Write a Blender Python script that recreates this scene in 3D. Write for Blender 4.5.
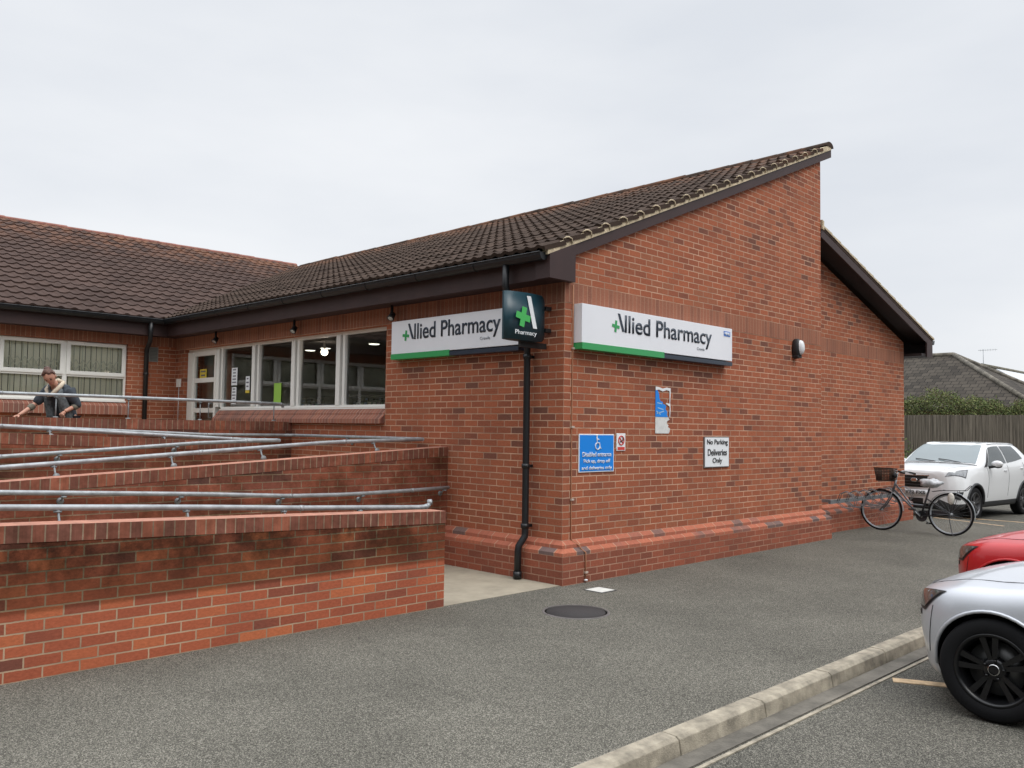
import bpy, bmesh, math, random
from mathutils import Vector, Matrix
R = math.radians
random.seed(7)
for o in list(bpy.data.objects):
    bpy.data.objects.remove(o)
S = bpy.context.scene
C = S.collection

# ------------------------------------------------------------------ camera
cam_d = bpy.data.cameras.new('camera')
cam = bpy.data.objects.new('camera', cam_d)
C.objects.link(cam)
S.camera = cam
yaw, pit, rol = 0.78711728, 0.05193969, 0.01462404
fw = Vector((math.cos(pit)*math.cos(yaw), math.cos(pit)*math.sin(yaw), math.sin(pit)))
rt = fw.cross(Vector((0, 0, 1))).normalized()
up = rt.cross(fw)
r2 = math.cos(rol)*rt + math.sin(rol)*up
u2 = -math.sin(rol)*rt + math.cos(rol)*up
M = Matrix.Identity(4)
for i in range(3):
    M[i][0] = r2[i]; M[i][1] = u2[i]; M[i][2] = -fw[i]
M.translation = Vector((-6.91342405, -6.15205674, 1.62811772))
cam.matrix_world = M
cam_d.sensor_width = 36
cam_d.lens = 864.04224/1024*36
cam_d.clip_end = 2000
cam_d.clip_start = 0.05

# ------------------------------------------------------------------ world: overcast sky
W = bpy.data.worlds.new('World')
S.world = W
W.use_nodes = True
nt = W.node_tree
nt.nodes.clear()
SUN_EL, SUN_AZ = 56, -88          # sun stands high towards -Y, a little to the left
def N(t, kind, **kw):
    n = t.nodes.new(kind)
    for k, v in kw.items():
        if k in n.inputs.keys() if not k.startswith('_') else False:
            n.inputs[k].default_value = v
        else:
            setattr(n, k.lstrip('_'), v)
    return n
out = N(nt, 'ShaderNodeOutputWorld')
bg = N(nt, 'ShaderNodeBackground')
sky = N(nt, 'ShaderNodeTexSky', sky_type='NISHITA', sun_disc=False,
        sun_elevation=R(SUN_EL), sun_rotation=R(90-SUN_AZ), air_density=1.0, dust_density=3.0)
tc = N(nt, 'ShaderNodeTexCoord')
sep = N(nt, 'ShaderNodeSeparateXYZ')
nt.links.new(tc.outputs['Generated'], sep.inputs[0])
mapg = N(nt, 'ShaderNodeMapping'); mapg.inputs['Scale'].default_value = (1, 1, 3.2)
nt.links.new(tc.outputs['Generated'], mapg.inputs[0])
noi = N(nt, 'ShaderNodeTexNoise'); noi.inputs['Scale'].default_value = 1.7
noi.inputs['Detail'].default_value = 5; noi.inputs['Roughness'].default_value = .5
nt.links.new(mapg.outputs[0], noi.inputs['Vector'])
rmp = N(nt, 'ShaderNodeValToRGB')
rmp.color_ramp.elements[0].position = .34; rmp.color_ramp.elements[0].color = (7.8, 8.15, 8.7, 1)
rmp.color_ramp.elements[1].position = .66; rmp.color_ramp.elements[1].color = (9.3, 9.5, 9.8, 1)
nt.links.new(noi.outputs['Fac'], rmp.inputs[0])
# overcast: the cloud deck is about twice as bright overhead as near the horizon
mr = N(nt, 'ShaderNodeMapRange'); mr.inputs[1].default_value = .46; mr.inputs[2].default_value = .95
mr.inputs[3].default_value = 1.0; mr.inputs[4].default_value = 3.0
nt.links.new(sep.outputs[2], mr.inputs[0])
mul = N(nt, 'ShaderNodeVectorMath', operation='MULTIPLY')
nt.links.new(rmp.outputs[0], mul.inputs[0]); nt.links.new(mr.outputs[0], mul.inputs[1])
mix = N(nt, 'ShaderNodeMix', data_type='RGBA'); mix.inputs[0].default_value = .93
nt.links.new(sky.outputs[0], mix.inputs[6]); nt.links.new(mul.outputs[0], mix.inputs[7])
nt.links.new(mix.outputs[2], bg.inputs[0])
bg.inputs[1].default_value = .1
nt.links.new(bg.outputs[0], out.inputs[0])

sd = bpy.data.lights.new('sun', 'SUN')
sun = bpy.data.objects.new('sun', sd); C.objects.link(sun)
sd.energy = 1.25; sd.angle = R(35); sd.color = (1.0, .96, .9)
d = Vector((math.cos(R(SUN_EL))*math.cos(R(SUN_AZ)), math.cos(R(SUN_EL))*math.sin(R(SUN_AZ)), math.sin(R(SUN_EL))))
sun.rotation_euler = d.to_track_quat('Z', 'Y').to_euler()
sun.location = d*30

S.view_settings.view_transform = 'Standard'
S.view_settings.look = 'None'
S.view_settings.exposure = 0.0
S.view_settings.gamma = 1
S.view_settings.use_curve_mapping = False
S.render.engine = 'CYCLES'
S.cycles.max_bounces = 6
S.cycles.transparent_max_bounces = 12

# ------------------------------------------------------------------ object helpers
def props(o, label=None, cat=None, group=None, kind=None):
    if label: o['label'] = label
    if cat: o['category'] = cat
    if group: o['group'] = group
    if kind: o['kind'] = kind
    return o
def thing(name, label, cat, loc=(0, 0, 0), rotz=0, group=None):
    o = bpy.data.objects.new(name, None)
    o.empty_display_size = .1
    C.objects.link(o)
    o.location = loc; o.rotation_euler = (0, 0, rotz)
    return props(o, label, cat, group)
def adopt(o, parent, world=True):
    o.parent = parent
    if world:
        p = parent; m = Matrix.Identity(4)
        while p:
            m = Matrix.LocRotScale(p.location, p.rotation_euler, p.scale) @ m if False else (Matrix.LocRotScale(p.location, p.rotation_euler, p.scale) @ m)
            p = p.parent if p.type == 'EMPTY' and p.parent else None
        if parent.type != 'EMPTY':
            m = Matrix.Identity(4)
        o.matrix_parent_inverse = m.inverted()
def dup(root, loc, rotz, label=None, group=None):
    r = root.copy(); C.objects.link(r); r.location = loc; r.rotation_euler = (0, 0, rotz)
    if label: r['label'] = label
    if group: r['group'] = group
    for ch in list(root.children):
        c = ch.copy(); C.objects.link(c); c.parent = r
        for g in ch.children:
            e = g.copy(); C.objects.link(e); e.parent = c
    return r

class MB:
    """collects faces with metre UVs"""
    def __init__(s):
        s.v = []; s.f = []; s.uv = []; s.m = []; s.sm = []
    def face(s, pts, uv=None, m=0, smooth=False):
        n = len(s.v)
        pts = [Vector(p) for p in pts]
        s.v += pts; s.f.append(list(range(n, n+len(pts))))
        s.uv.append(uv); s.m.append(m); s.sm.append(smooth)
    def box(s, x0, x1, y0, y1, z0, z1, m=0):
        if x0 > x1: x0, x1 = x1, x0
        if y0 > y1: y0, y1 = y1, y0
        if z0 > z1: z0, z1 = z1, z0
        a = [(x0,y0,z0),(x1,y0,z0),(x1,y1,z0),(x0,y1,z0),(x0,y0,z1),(x1,y0,z1),(x1,y1,z1),(x0,y1,z1)]
        for f in ((0,3,2,1),(4,5,6,7),(0,1,5,4),(1,2,6,5),(2,3,7,6),(3,0,4,7)):
            s.face([a[i] for i in f], m=m)
        return s
    def obox(s, o, ax, ay, az, sx, sy, sz, m=0):
        """oriented box centred at o"""
        o = Vector(o); ax = Vector(ax).normalized()*sx/2; ay = Vector(ay).normalized()*sy/2; az = Vector(az).normalized()*sz/2
        a = [o-ax-ay-az,o+ax-ay-az,o+ax+ay-az,o-ax+ay-az,o-ax-ay+az,o+ax-ay+az,o+ax+ay+az,o-ax+ay+az]
        for f in ((0,3,2,1),(4,5,6,7),(0,1,5,4),(1,2,6,5),(2,3,7,6),(3,0,4,7)):
            s.face([a[i] for i in f], m=m)
        return s
    def bar(s, a, b, w, h, upv=(0, 0, 1), m=0):
        a = Vector(a); b = Vector(b); d = b-a; u = Vector(upv); sd_ = d.cross(u)
        if sd_.length < 1e-6: sd_ = d.cross(Vector((1, 0, 0)))
        uu = sd_.cross(d)
        return s.obox((a+b)/2, d, sd_, uu, d.length, w, h, m)
    def prism(s, poly, axis, a, b, m=0):
        """poly of 2-tuples; axis 'x': poly=(y,z); 'y': poly=(x,z); 'z': poly=(x,y)"""
        def P(p, t):
            return {'x': (t, p[0], p[1]), 'y': (p[0], t, p[1]), 'z': (p[0], p[1], t)}[axis]
        ar = sum(poly[i][0]*poly[(i+1) % len(poly)][1]-poly[(i+1) % len(poly)][0]*poly[i][1] for i in range(len(poly)))
        pl = list(poly) if ar > 0 else list(poly)[::-1]
        if a > b: a, b = b, a
        fl = (axis == 'y')
        A = [P(p, a) for p in pl]; B = [P(p, b) for p in pl]
        f0 = A if fl else A[::-1]; f1 = B[::-1] if fl else B
        s.face(f0, m=m); s.face(f1, m=m)
        n = len(pl)
        for i in range(n):
            j = (i+1) % n
            q = [A[i], A[j], B[j], B[i]]
            s.face(q[::-1] if fl else q, m=m)
        return s
    def tube(s, pts, r, seg=10, closed=False, m=0, caps=True):
        pts = [Vector(p) for p in pts]; n = len(pts)
        rr = r if isinstance(r, (list, tuple)) else [r]*n
        T = []
        for i in range(n):
            if closed: t = pts[(i+1) % n]-pts[i-1]
            elif i == 0: t = pts[1]-pts[0]
            elif i == n-1: t = pts[-1]-pts[-2]
            else: t = (pts[i+1]-pts[i]).normalized()+(pts[i]-pts[i-1]).normalized()
            T.append(t.normalized())
        u = T[0].orthogonal().normalized()
        rings = []
        for i in range(n):
            u = (u - T[i]*u.dot(T[i])).normalized()
            w = T[i].cross(u)
            rings.append([pts[i]+rr[i]*(math.cos(2*math.pi*k/seg)*u+math.sin(2*math.pi*k/seg)*w) for k in range(seg)])
        m_ = n if closed else n-1
        for i in range(m_):
            A = rings[i]; B = rings[(i+1) % n]
            if closed and i == n-1:
                k0 = min(range(seg), key=lambda k: (B[k]-A[0]).length)
                B = B[k0:]+B[:k0]
            for k in range(seg):
                l = (k+1) % seg
                s.face([A[k], A[l], B[l], B[k]], m=m, smooth=True)
        if caps and not closed:
            s.face(rings[0][::-1], m=m); s.face(rings[-1], m=m)
        return s
    def lathe(s, prof, o, ax, seg=32, m=0, smooth=True):
        """prof: list of (radius, along-axis)"""
        o = Vector(o); ax = Vector(ax).normalized(); u = ax.orthogonal().normalized(); w = ax.cross(u)
        ring = lambda r, h: [o+ax*h+r*(math.cos(2*math.pi*k/seg)*u+math.sin(2*math.pi*k/seg)*w) for k in range(seg)]
        rs = [ring(r, h) for r, h in prof]
        for i in range(len(rs)-1):
            for k in range(seg):
                l = (k+1) % seg
                if prof[i][0] < 1e-6: s.face([rs[i][k], rs[i+1][l], rs[i+1][k]], m=m, smooth=smooth)
                elif prof[i+1][0] < 1e-6: s.face([rs[i][k], rs[i][l], rs[i+1][k]], m=m, smooth=smooth)
                else: s.face([rs[i][k], rs[i][l], rs[i+1][l], rs[i+1][k]], m=m, smooth=smooth)
        return s
    def ball(s, o, r, seg=12, m=0, sc=(1, 1, 1)):
        n0 = len(s.v)
        prof = [(r*math.sin(math.pi*i/seg), -r*math.cos(math.pi*i/seg)) for i in range(seg+1)]
        s.lathe(prof, (0, 0, 0), (0, 0, 1), seg=seg*2, m=m)
        for i in range(n0, len(s.v)):
            v = s.v[i]; s.v[i] = Vector((v.x*sc[0], v.y*sc[1], v.z*sc[2]))+Vector(o)
        return s
    def grid(s, P, m=0, smooth=True, uv=None):
        for i in range(len(P)-1):
            for j in range(len(P[0])-1):
                s.face([P[i][j], P[i][j+1], P[i+1][j+1], P[i+1][j]], m=m, smooth=smooth,
                       uv=None if uv is None else [uv[i][j], uv[i][j+1], uv[i+1][j+1], uv[i+1][j]])
        return s
    def build(s, name, mats, parent=None, world=True, ushift=0.0, bevel=0, weld=True, recalc=False):
        me = bpy.data.meshes.new(name)
        me.from_pydata([tuple(v) for v in s.v], [], s.f)
        if not isinstance(mats, (list, tuple)): mats = [mats]
        for q in mats: me.materials.append(q)
        ul = me.uv_layers.new(name='UVMap').data
        for pi, p in enumerate(me.polygons):
            p.material_index = s.m[pi]; p.use_smooth = s.sm[pi]
            n = p.normal; a = (abs(n.x), abs(n.y), abs(n.z))
            for k, li in enumerate(p.loop_indices):
                if s.uv[pi] is not None: ul[li].uv = s.uv[pi][k]; continue
                v = me.vertices[me.loops[li].vertex_index].co
                if a[2] > .8 and a[2] > a[0] and a[2] > a[1]: ul[li].uv = (v.x, v.y)
                elif a[0] > a[1]: ul[li].uv = (v.y+.1125+ushift, v.z)
                else: ul[li].uv = (v.x+ushift, v.z)
        if weld or recalc:
            bm = bmesh.new(); bm.from_mesh(me)
            if weld: bmesh.ops.remove_doubles(bm, verts=bm.verts, dist=1e-5)
            if recalc: bmesh.ops.recalc_face_normals(bm, faces=bm.faces)
            bm.to_mesh(me); bm.free()
        o = bpy.data.objects.new(name, me)
        C.objects.link(o)
        if bevel:
            b = o.modifiers.new('bevel', 'BEVEL'); b.width = bevel; b.segments = 2; b.limit_method = 'ANGLE'; b.angle_limit = R(40)
        if parent: adopt(o, parent, world)
        return o

# ------------------------------------------------------------------ materials
def mat(name, col=(.5, .5, .5), rough=.6, metal=0, spec=.5, noise=0, nscale=8, bump=0, bscale=60, col2=None, coat=0, emit=None, estr=0):
    m = bpy.data.materials.new(name); m.use_nodes = True
    t = m.node_tree; b = t.nodes['Principled BSDF']
    b.inputs['Base Color'].default_value = (*col, 1); b.inputs['Roughness'].default_value = rough
    b.inputs['Metallic'].default_value = metal; b.inputs['Specular IOR Level'].default_value = spec
    b.inputs['Coat Weight'].default_value = coat; b.inputs['Coat Roughness'].default_value = .05
    if emit:
        b.inputs['Emission Color'].default_value = (*emit, 1); b.inputs['Emission Strength'].default_value = estr
    g = t.nodes.new('ShaderNodeTexCoord')
    if noise or col2:
        n = t.nodes.new('ShaderNodeTexNoise'); n.inputs['Scale'].default_value = nscale; n.inputs['Detail'].default_value = 6
        n.inputs['Roughness'].default_value = .65
        t.links.new(g.outputs['Object'], n.inputs['Vector'])
        r = t.nodes.new('ShaderNodeValToRGB')
        c2 = col2 or tuple(c*(1-noise) for c in col)
        c1 = col if col2 else tuple(min(1, c*(1+noise)) for c in col)
        r.color_ramp.elements[0].position = .35; r.color_ramp.elements[0].color = (*c2, 1)
        r.color_ramp.elements[1].position = .65; r.color_ramp.elements[1].color = (*c1, 1)
        t.links.new(n.outputs['Fac'], r.inputs[0]); t.links.new(r.outputs[0], b.inputs['Base Color'])
    if bump:
        n2 = t.nodes.new('ShaderNodeTexNoise'); n2.inputs['Scale'].default_value = bscale; n2.inputs['Detail'].default_value = 4
        t.links.new(g.outputs['Object'], n2.inputs['Vector'])
        bp = t.nodes.new('ShaderNodeBump'); bp.inputs['Strength'].default_value = bump; bp.inputs['Distance'].default_value = .01
        t.links.new(n2.outputs['Fac'], bp.inputs['Height']); t.links.new(bp.outputs[0], b.inputs['Normal'])
    return m

def brick_mat(name, pal, mortar, bw=.225, rh=.075, off=.5, ms=.0055, voff=0, stains=None, gain=1.0, sheen_bump=.5, moss=None, damp=True):
    """pal: list of (position, colour) picked at random per brick"""
    m = bpy.data.materials.new(name); m.use_nodes = True
    t = m.node_tree; L = t.links.new; b = t.nodes['Principled BSDF']
    uv = t.nodes.new('ShaderNodeUVMap'); uv.uv_map = 'UVMap'
    tco = t.nodes.new('ShaderNodeTexCoord')
    mp = t.nodes.new('ShaderNodeMapping'); mp.inputs['Location'].default_value = (0, -voff, 0)
    L(uv.outputs[0], mp.inputs[0])
    # slightly irregular edges
    nw = t.nodes.new('ShaderNodeTexNoise'); nw.inputs['Scale'].default_value = 22; nw.inputs['Detail'].default_value = 2
    L(mp.outputs[0], nw.inputs['Vector'])
    sb = t.nodes.new('ShaderNodeVectorMath'); sb.operation = 'SUBTRACT'; sb.inputs[1].default_value = (.5, .5, .5)
    L(nw.outputs['Color'], sb.inputs[0])
    sc = t.nodes.new('ShaderNodeVectorMath'); sc.operation = 'SCALE'; sc.inputs['Scale'].default_value = .006
    L(sb.outputs[0], sc.inputs[0])
    ad = t.nodes.new('ShaderNodeVectorMath'); ad.operation = 'ADD'
    L(mp.outputs[0], ad.inputs[0]); L(sc.outputs[0], ad.inputs[1])
    br = t.nodes.new('ShaderNodeTexBrick'); br.offset = off; br.squash = 1
    br.inputs['Color1'].default_value = (0, 0, 0, 1); br.inputs['Color2'].default_value = (1, 1, 1, 1)
    br.inputs['Mortar'].default_value = (.5, .5, .5, 1)
    br.inputs['Scale'].default_value = 1; br.inputs['Mortar Size'].default_value = ms; br.inputs['Mortar Smooth'].default_value = .15
    br.inputs['Bias'].default_value = 0; br.inputs['Brick Width'].default_value = bw; br.inputs['Row Height'].default_value = rh
    L(ad.outputs[0], br.inputs['Vector'])
    # clusters of darker bricks
    ln = t.nodes.new('ShaderNodeTexNoise'); ln.inputs['Scale'].default_value = .75; ln.inputs['Detail'].default_value = 3
    L(tco.outputs['Object'], ln.inputs['Vector'])
    lm = t.nodes.new('ShaderNodeMapRange'); lm.inputs[1].default_value = .3; lm.inputs[2].default_value = .7
    lm.inputs[3].default_value = -.10; lm.inputs[4].default_value = .17
    L(ln.outputs['Fac'], lm.inputs[0])
    su = t.nodes.new('ShaderNodeMath'); su.operation = 'ADD'
    L(br.outputs['Color'], su.inputs[0]); L(lm.outputs[0], su.inputs[1])
    rp = t.nodes.new('ShaderNodeValToRGB'); rp.color_ramp.interpolation = 'LINEAR'
    el = rp.color_ramp.elements
    while len(el) < len(pal): el.new(.5)
    for e, (p, c) in zip(el, pal): e.position = p; e.color = (*[x*gain for x in c], 1)
    L(su.outputs[0], rp.inputs[0])
    # grain inside bricks
    gn = t.nodes.new('ShaderNodeTexNoise'); gn.inputs['Scale'].default_value = 35; gn.inputs['Detail'].default_value = 5; gn.inputs['Roughness'].default_value = .7
    mg = t.nodes.new('ShaderNodeMapping'); mg.inputs['Scale'].default_value = (1, 1.8, 1)
    L(mp.outputs[0], mg.inputs[0]); L(mg.outputs[0], gn.inputs['Vector'])
    gr = t.nodes.new('ShaderNodeMapRange'); gr.inputs[1].default_value = .3; gr.inputs[2].default_value = .7; gr.inputs[3].default_value = .8; gr.inputs[4].default_value = 1.18
    L(gn.outputs['Fac'], gr.inputs[0])
    mx = t.nodes.new('ShaderNodeVectorMath'); mx.operation = 'MULTIPLY'
    L(rp.outputs[0], mx.inputs[0]); L(gr.outputs[0], mx.inputs[1])
    mm = t.nodes.new('ShaderNodeMix'); mm.data_type = 'RGBA'; mm.inputs[7].default_value = (*mortar, 1)
    L(br.outputs['Fac'], mm.inputs[0]); L(mx.outputs[0], mm.inputs[6])
    # mortar varies too: dirtier in places
    mn = t.nodes.new('ShaderNodeTexNoise'); mn.inputs['Scale'].default_value = 2.2; mn.inputs['Detail'].default_value = 5
    L(tco.outputs['Object'], mn.inputs['Vector'])
    mq = t.nodes.new('ShaderNodeMapRange'); mq.inputs[1].default_value = .35; mq.inputs[2].default_value = .65; mq.inputs[3].default_value = .62; mq.inputs[4].default_value = 1.08
    L(mn.outputs['Fac'], mq.inputs[0])
    mc = t.nodes.new('ShaderNodeVectorMath'); mc.operation = 'SCALE'; mc.inputs[0].default_value = mortar
    L(mq.outputs[0], mc.inputs['Scale']); L(mc.outputs[0], mm.inputs[7])
    last = mm.outputs[2]
    # stains: list of (z_lo, z_hi, colour, strength, noise scale): soiling between two heights, broken up by noise
    for (z0, z1, col, strg, ns) in (stains or []):
        sp = t.nodes.new('ShaderNodeSeparateXYZ'); L(tco.outputs['Object'], sp.inputs[0])
        a = t.nodes.new('ShaderNodeMapRange'); a.inputs[1].default_value = z0; a.inputs[2].default_value = z1; a.interpolation_type = 'SMOOTHSTEP'
        L(sp.outputs[2], a.inputs[0])
        n = t.nodes.new('ShaderNodeTexNoise'); n.inputs['Scale'].default_value = ns; n.inputs['Detail'].default_value = 7; n.inputs['Roughness'].default_value = .7
        L(tco.outputs['Object'], n.inputs['Vector'])
        nr = t.nodes.new('ShaderNodeMapRange'); nr.inputs[1].default_value = .38; nr.inputs[2].default_value = .62
        L(n.outputs['Fac'], nr.inputs[0])
        k = t.nodes.new('ShaderNodeMath'); k.operation = 'MULTIPLY'; L(a.outputs[0], k.inputs[0]); L(nr.outputs[0], k.inputs[1])
        k2 = t.nodes.new('ShaderNodeMath'); k2.operation = 'MULTIPLY'; L(k.outputs[0], k2.inputs[0]); k2.inputs[1].default_value = strg
        q = t.nodes.new('ShaderNodeMix'); q.data_type = 'RGBA'; q.blend_type = 'MULTIPLY'; q.inputs[7].default_value = (*col, 1)
        L(k2.outputs[0], q.inputs[0]); L(last, q.inputs[6]); last = q.outputs[2]
    L(last, b.inputs['Base Color'])
    b.inputs['Roughness'].default_value = .9; b.inputs['Specular IOR Level'].default_value = .25
    inv = t.nodes.new('ShaderNodeMath'); inv.operation = 'MULTIPLY_ADD'; inv.inputs[1].default_value = -1; inv.inputs[2].default_value = 1
    L(br.outputs['Fac'], inv.inputs[0])
    h = t.nodes.new('ShaderNodeMath'); h.operation = 'MULTIPLY_ADD'; h.inputs[1].default_value = .35
    L(gn.outputs['Fac'], h.inputs[0]); L(inv.outputs[0], h.inputs[2])
    bp = t.nodes.new('ShaderNodeBump'); bp.inputs['Strength'].default_value = sheen_bump; bp.inputs['Distance'].default_value = .006
    L(h.outputs[0], bp.inputs['Height']); L(bp.outputs[0], b.inputs['Normal'])
    return m

PAL = [(0, (.17, .072, .050)), (.06, (.20, .076, .050)), (.16, (.27, .090, .051)), (.36, (.315, .100, .053)), (.6, (.350, .110, .056)), (.85, (.385, .120, .060)), (1, (.32, .115, .062))]
MORT = (.56, .36, .25)
m_brick = brick_mat('brickwork', PAL, MORT)
m_bricks = brick_mat('soldier brickwork', [(0, (.235, .098, .064)), (.5, (.295, .118, .072)), (1, (.33, .130, .078))], (.46, .27, .18), bw=.075, rh=.225, off=0, voff=43*.075-.225, ms=.0045)
m_plinth = brick_mat('plinth bricks', [(0, (.15, .105, .10)), (.28, (.18, .115, .10)), (.38, (.37, .125, .078)), (1, (.42, .140, .082))], (.50, .31, .21), bw=.225, rh=.075, off=.5, ms=.006)
m_lowbrick = brick_mat('low brickwork', [(0, (.21, .072, .046)), (.5, (.27, .084, .050)), (1, (.32, .096, .055))], (.42, .24, .165))
DIRT = (.40, .42, .34)
m_ramp = brick_mat('ramp wall brick', [(0, (.18, .068, .048)), (.12, (.26, .078, .048)), (.3, (.36, .098, .052)), (.8, (.43, .118, .058)), (1, (.50, .150, .066))], (.47, .33, .22),
                   stains=[(.405, .43, (.36, .38, .30), 1.0, .01), (.40, .44, (.50, .50, .44), 1.0, .01), (.36, .62, DIRT, 1.0, 2.5), (.45, .85, (.22, .23, .21), .9, 7)])
m_ramp2 = brick_mat('upper ramp wall brick', [(0, (.14, .062, .048)), (.2, (.26, .085, .055)), (1, (.34, .105, .062))], (.38, .26, .18),
                    stains=[(.2, .5, (.62, .6, .5), .9, 1.2), (.2, .6, (.45, .45, .38), .8, 5)])
m_cope = brick_mat('coping bricks', [(0, (.20, .085, .062)), (.3, (.25, .095, .066)), (.8, (.31, .108, .07)), (1, (.38, .13, .078))], (.42, .30, .21), bw=.077, rh=.5, off=0, voff=-.1, ms=.005,
                   stains=[(-5, -4, (.5, .48, .42), .55, 4), (-5, -4, (.45, .45, .4), .5, 14)])
m_copetop = mat('coping weathered top', (.38, .175, .12), .9, noise=.25, nscale=12, bump=.3)
m_sill = brick_mat('sill bricks', [(0, (.2, .095, .075)), (.5, (.29, .12, .085)), (1, (.34, .14, .095))], (.46, .33, .25), bw=.075, rh=.5, off=0, voff=-.1, ms=.005)

def tile_mat(name, c1, c2, lichen, zt, lich_amt):
    m = bpy.data.materials.new(name); m.use_nodes = True
    t = m.node_tree; L = t.links.new; b = t.nodes['Principled BSDF']
    uv = t.nodes.new('ShaderNodeUVMap'); uv.uv_map = 'UVMap'
    tco = t.nodes.new('ShaderNodeTexCoord')
    br = t.nodes.new('ShaderNodeTexBrick'); br.offset = 0
    br.inputs['Color1'].default_value = (0, 0, 0, 1); br.inputs['Color2'].default_value = (1, 1, 1, 1)
    br.inputs['Scale'].default_value = 1; br.inputs['Mortar Size'].default_value = 0
    br.inputs['Brick Width'].default_value = .3; br.inputs['Row Height'].default_value = .345
    L(uv.outputs[0], br.inputs['Vector'])
    n = t.nodes.new('ShaderNodeTexNoise'); n.inputs['Scale'].default_value = 9; n.inputs['Detail'].default_value = 6; n.inputs['Roughness'].default_value = .7
    L(tco.outputs['Object'], n.inputs['Vector'])
    av = t.nodes.new('ShaderNodeMath'); av.operation = 'MULTIPLY_ADD'; av.inputs[1].default_value = .4
    L(br.outputs['Color'], av.inputs[0]); 
    nn = t.nodes.new('ShaderNodeMath'); nn.operation = 'MULTIPLY'; nn.inputs[1].default_value = .6; L(n.outputs['Fac'], nn.inputs[0])
    L(nn.outputs[0], av.inputs[2])
    r = t.nodes.new('ShaderNodeValToRGB'); r.color_ramp.elements[0].position = .2; r.color_ramp.elements[1].position = .8
    r.color_ramp.elements[0].color = (*c1, 1); r.color_ramp.elements[1].color = (*c2, 1)
    L(av.outputs[0], r.inputs[0])
    # lichen speckle
    v = t.nodes.new('ShaderNodeTexNoise'); v.inputs['Scale'].default_value = 14; v.inputs['Detail'].default_value = 8; v.inputs['Roughness'].default_value = .8
    L(tco.outputs['Object'], v.inputs['Vector'])
    vr = t.nodes.new('ShaderNodeMapRange'); vr.inputs[1].default_value = .60; vr.inputs[2].default_value = .70
    L(v.outputs['Fac'], vr.inputs[0])
    k = t.nodes.new('ShaderNodeMath'); k.operation = 'MULTIPLY'; k.inputs[1].default_value = lich_amt; L(vr.outputs[0], k.inputs[0])
    q = t.nodes.new('ShaderNodeMix'); q.data_type = 'RGBA'; q.inputs[7].default_value = (*lichen, 1)
    L(k.outputs[0], q.inputs[0]); L(r.outputs[0], q.inputs[6])
    # redder, lichen-grown courses close to the ridge
    sp = t.nodes.new('ShaderNodeSeparateXYZ'); L(tco.outputs['Object'], sp.inputs[0])
    a = t.nodes.new('ShaderNodeMapRange'); a.inputs[1].default_value = zt-1.0; a.inputs[2].default_value = zt
    L(sp.outputs[2], a.inputs[0])
    n3 = t.nodes.new('ShaderNodeTexNoise'); n3.inputs['Scale'].default_value = 2.5; n3.inputs['Detail'].default_value = 6
    L(tco.outputs['Object'], n3.inputs['Vector'])
    n4 = t.nodes.new('ShaderNodeMapRange'); n4.inputs[1].default_value = .42; n4.inputs[2].default_value = .6; L(n3.outputs['Fac'], n4.inputs[0])
    k3 = t.nodes.new('ShaderNodeMath'); k3.operation = 'MULTIPLY'; a.inputs[4].default_value = .6; L(a.outputs[0], k3.inputs[0]); L(n4.outputs[0], k3.inputs[1])
    q2 = t.nodes.new('ShaderNodeMix'); q2.data_type = 'RGBA'; q2.inputs[7].default_value = (.24, .11, .06, 1)
    L(k3.outputs[0], q2.inputs[0]); L(q.outputs[2], q2.inputs[6])
    L(q2.outputs[2], b.inputs['Base Color'])
    b.inputs['Roughness'].default_value = .9; b.inputs['Specular IOR Level'].default_value = .15
    bp = t.nodes.new('ShaderNodeBump'); bp.inputs['Strength'].default_value = .5; bp.inputs['Distance'].default_value = .01
    L(v.outputs['Fac'], bp.inputs['Height']); L(bp.outputs[0], b.inputs['Normal'])
    return m
m_tile = tile_mat('brown roof tile', (.036, .024, .018), (.082, .056, .043), (.22, .18, .12), 6.3, .5)
m_tilew = tile_mat('wing roof tile', (.050, .032, .027), (.090, .058, .048), (.17, .12, .085), 6.3, .3)
m_ridge = mat('ridge tile terracotta', (.24, .10, .075), .85, noise=.3, nscale=6, bump=.3)
m_verge = mat('verge mortar', (.54, .45, .31), .95, noise=.25, nscale=20, bump=.6)
m_brown = mat('dark brown timber paint', (.040, .019, .018), .6, noise=.15, nscale=3)
m_soff = mat('soffit boards', (.022, .015, .015), .7, noise=.15, nscale=3)
m_black = mat('black plastic gutter', (.006, .008, .010), .4, noise=.2, nscale=5)
m_pipe = mat('black downpipe', (.010, .011, .013), .4)
m_white = mat('white upvc', (.84, .84, .80), .35)
m_whitedoor = mat('white painted door frame', (.82, .80, .75), .45)
m_sign = mat('sign white panel', (.80, .82, .86), .3, noise=.02, nscale=2)
m_green = mat('sign green', (.035, .33, .10), .35)
m_navy = mat('sign dark navy', (.018, .03, .05), .35)
m_grey = mat('sign grey letters', (.3, .32, .35), .5)
m_galv = mat('galvanised steel', (.33, .35, .365), .5, metal=.35, noise=.22, nscale=10, bump=.08, bscale=40)
m_galvd = mat('dull galvanised bracket', (.24, .26, .27), .6, metal=.4, noise=.25, nscale=20)
m_conc = mat('concrete slab', (.31, .275, .21), .9, noise=.14, nscale=3.5, bump=.15, bscale=90)
m_kerb = mat('kerb concrete', (.30, .265, .205), .9, noise=.38, nscale=7, bump=.5, bscale=120)
m_chan = mat('channel concrete', (.13, .118, .098), .9, noise=.35, nscale=4, bump=.4)
m_chrome = mat('chrome', (.7, .7, .7), .12, metal=1)
m_rubber = mat('tyre rubber', (.009, .009, .010), .8, spec=.2, bump=.1)
m_rim = mat('gloss black alloy', (.006, .006, .007), .3, spec=.35, coat=.25)
m_rimg = mat('grey alloy', (.10, .10, .105), .35, metal=.6)
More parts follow.
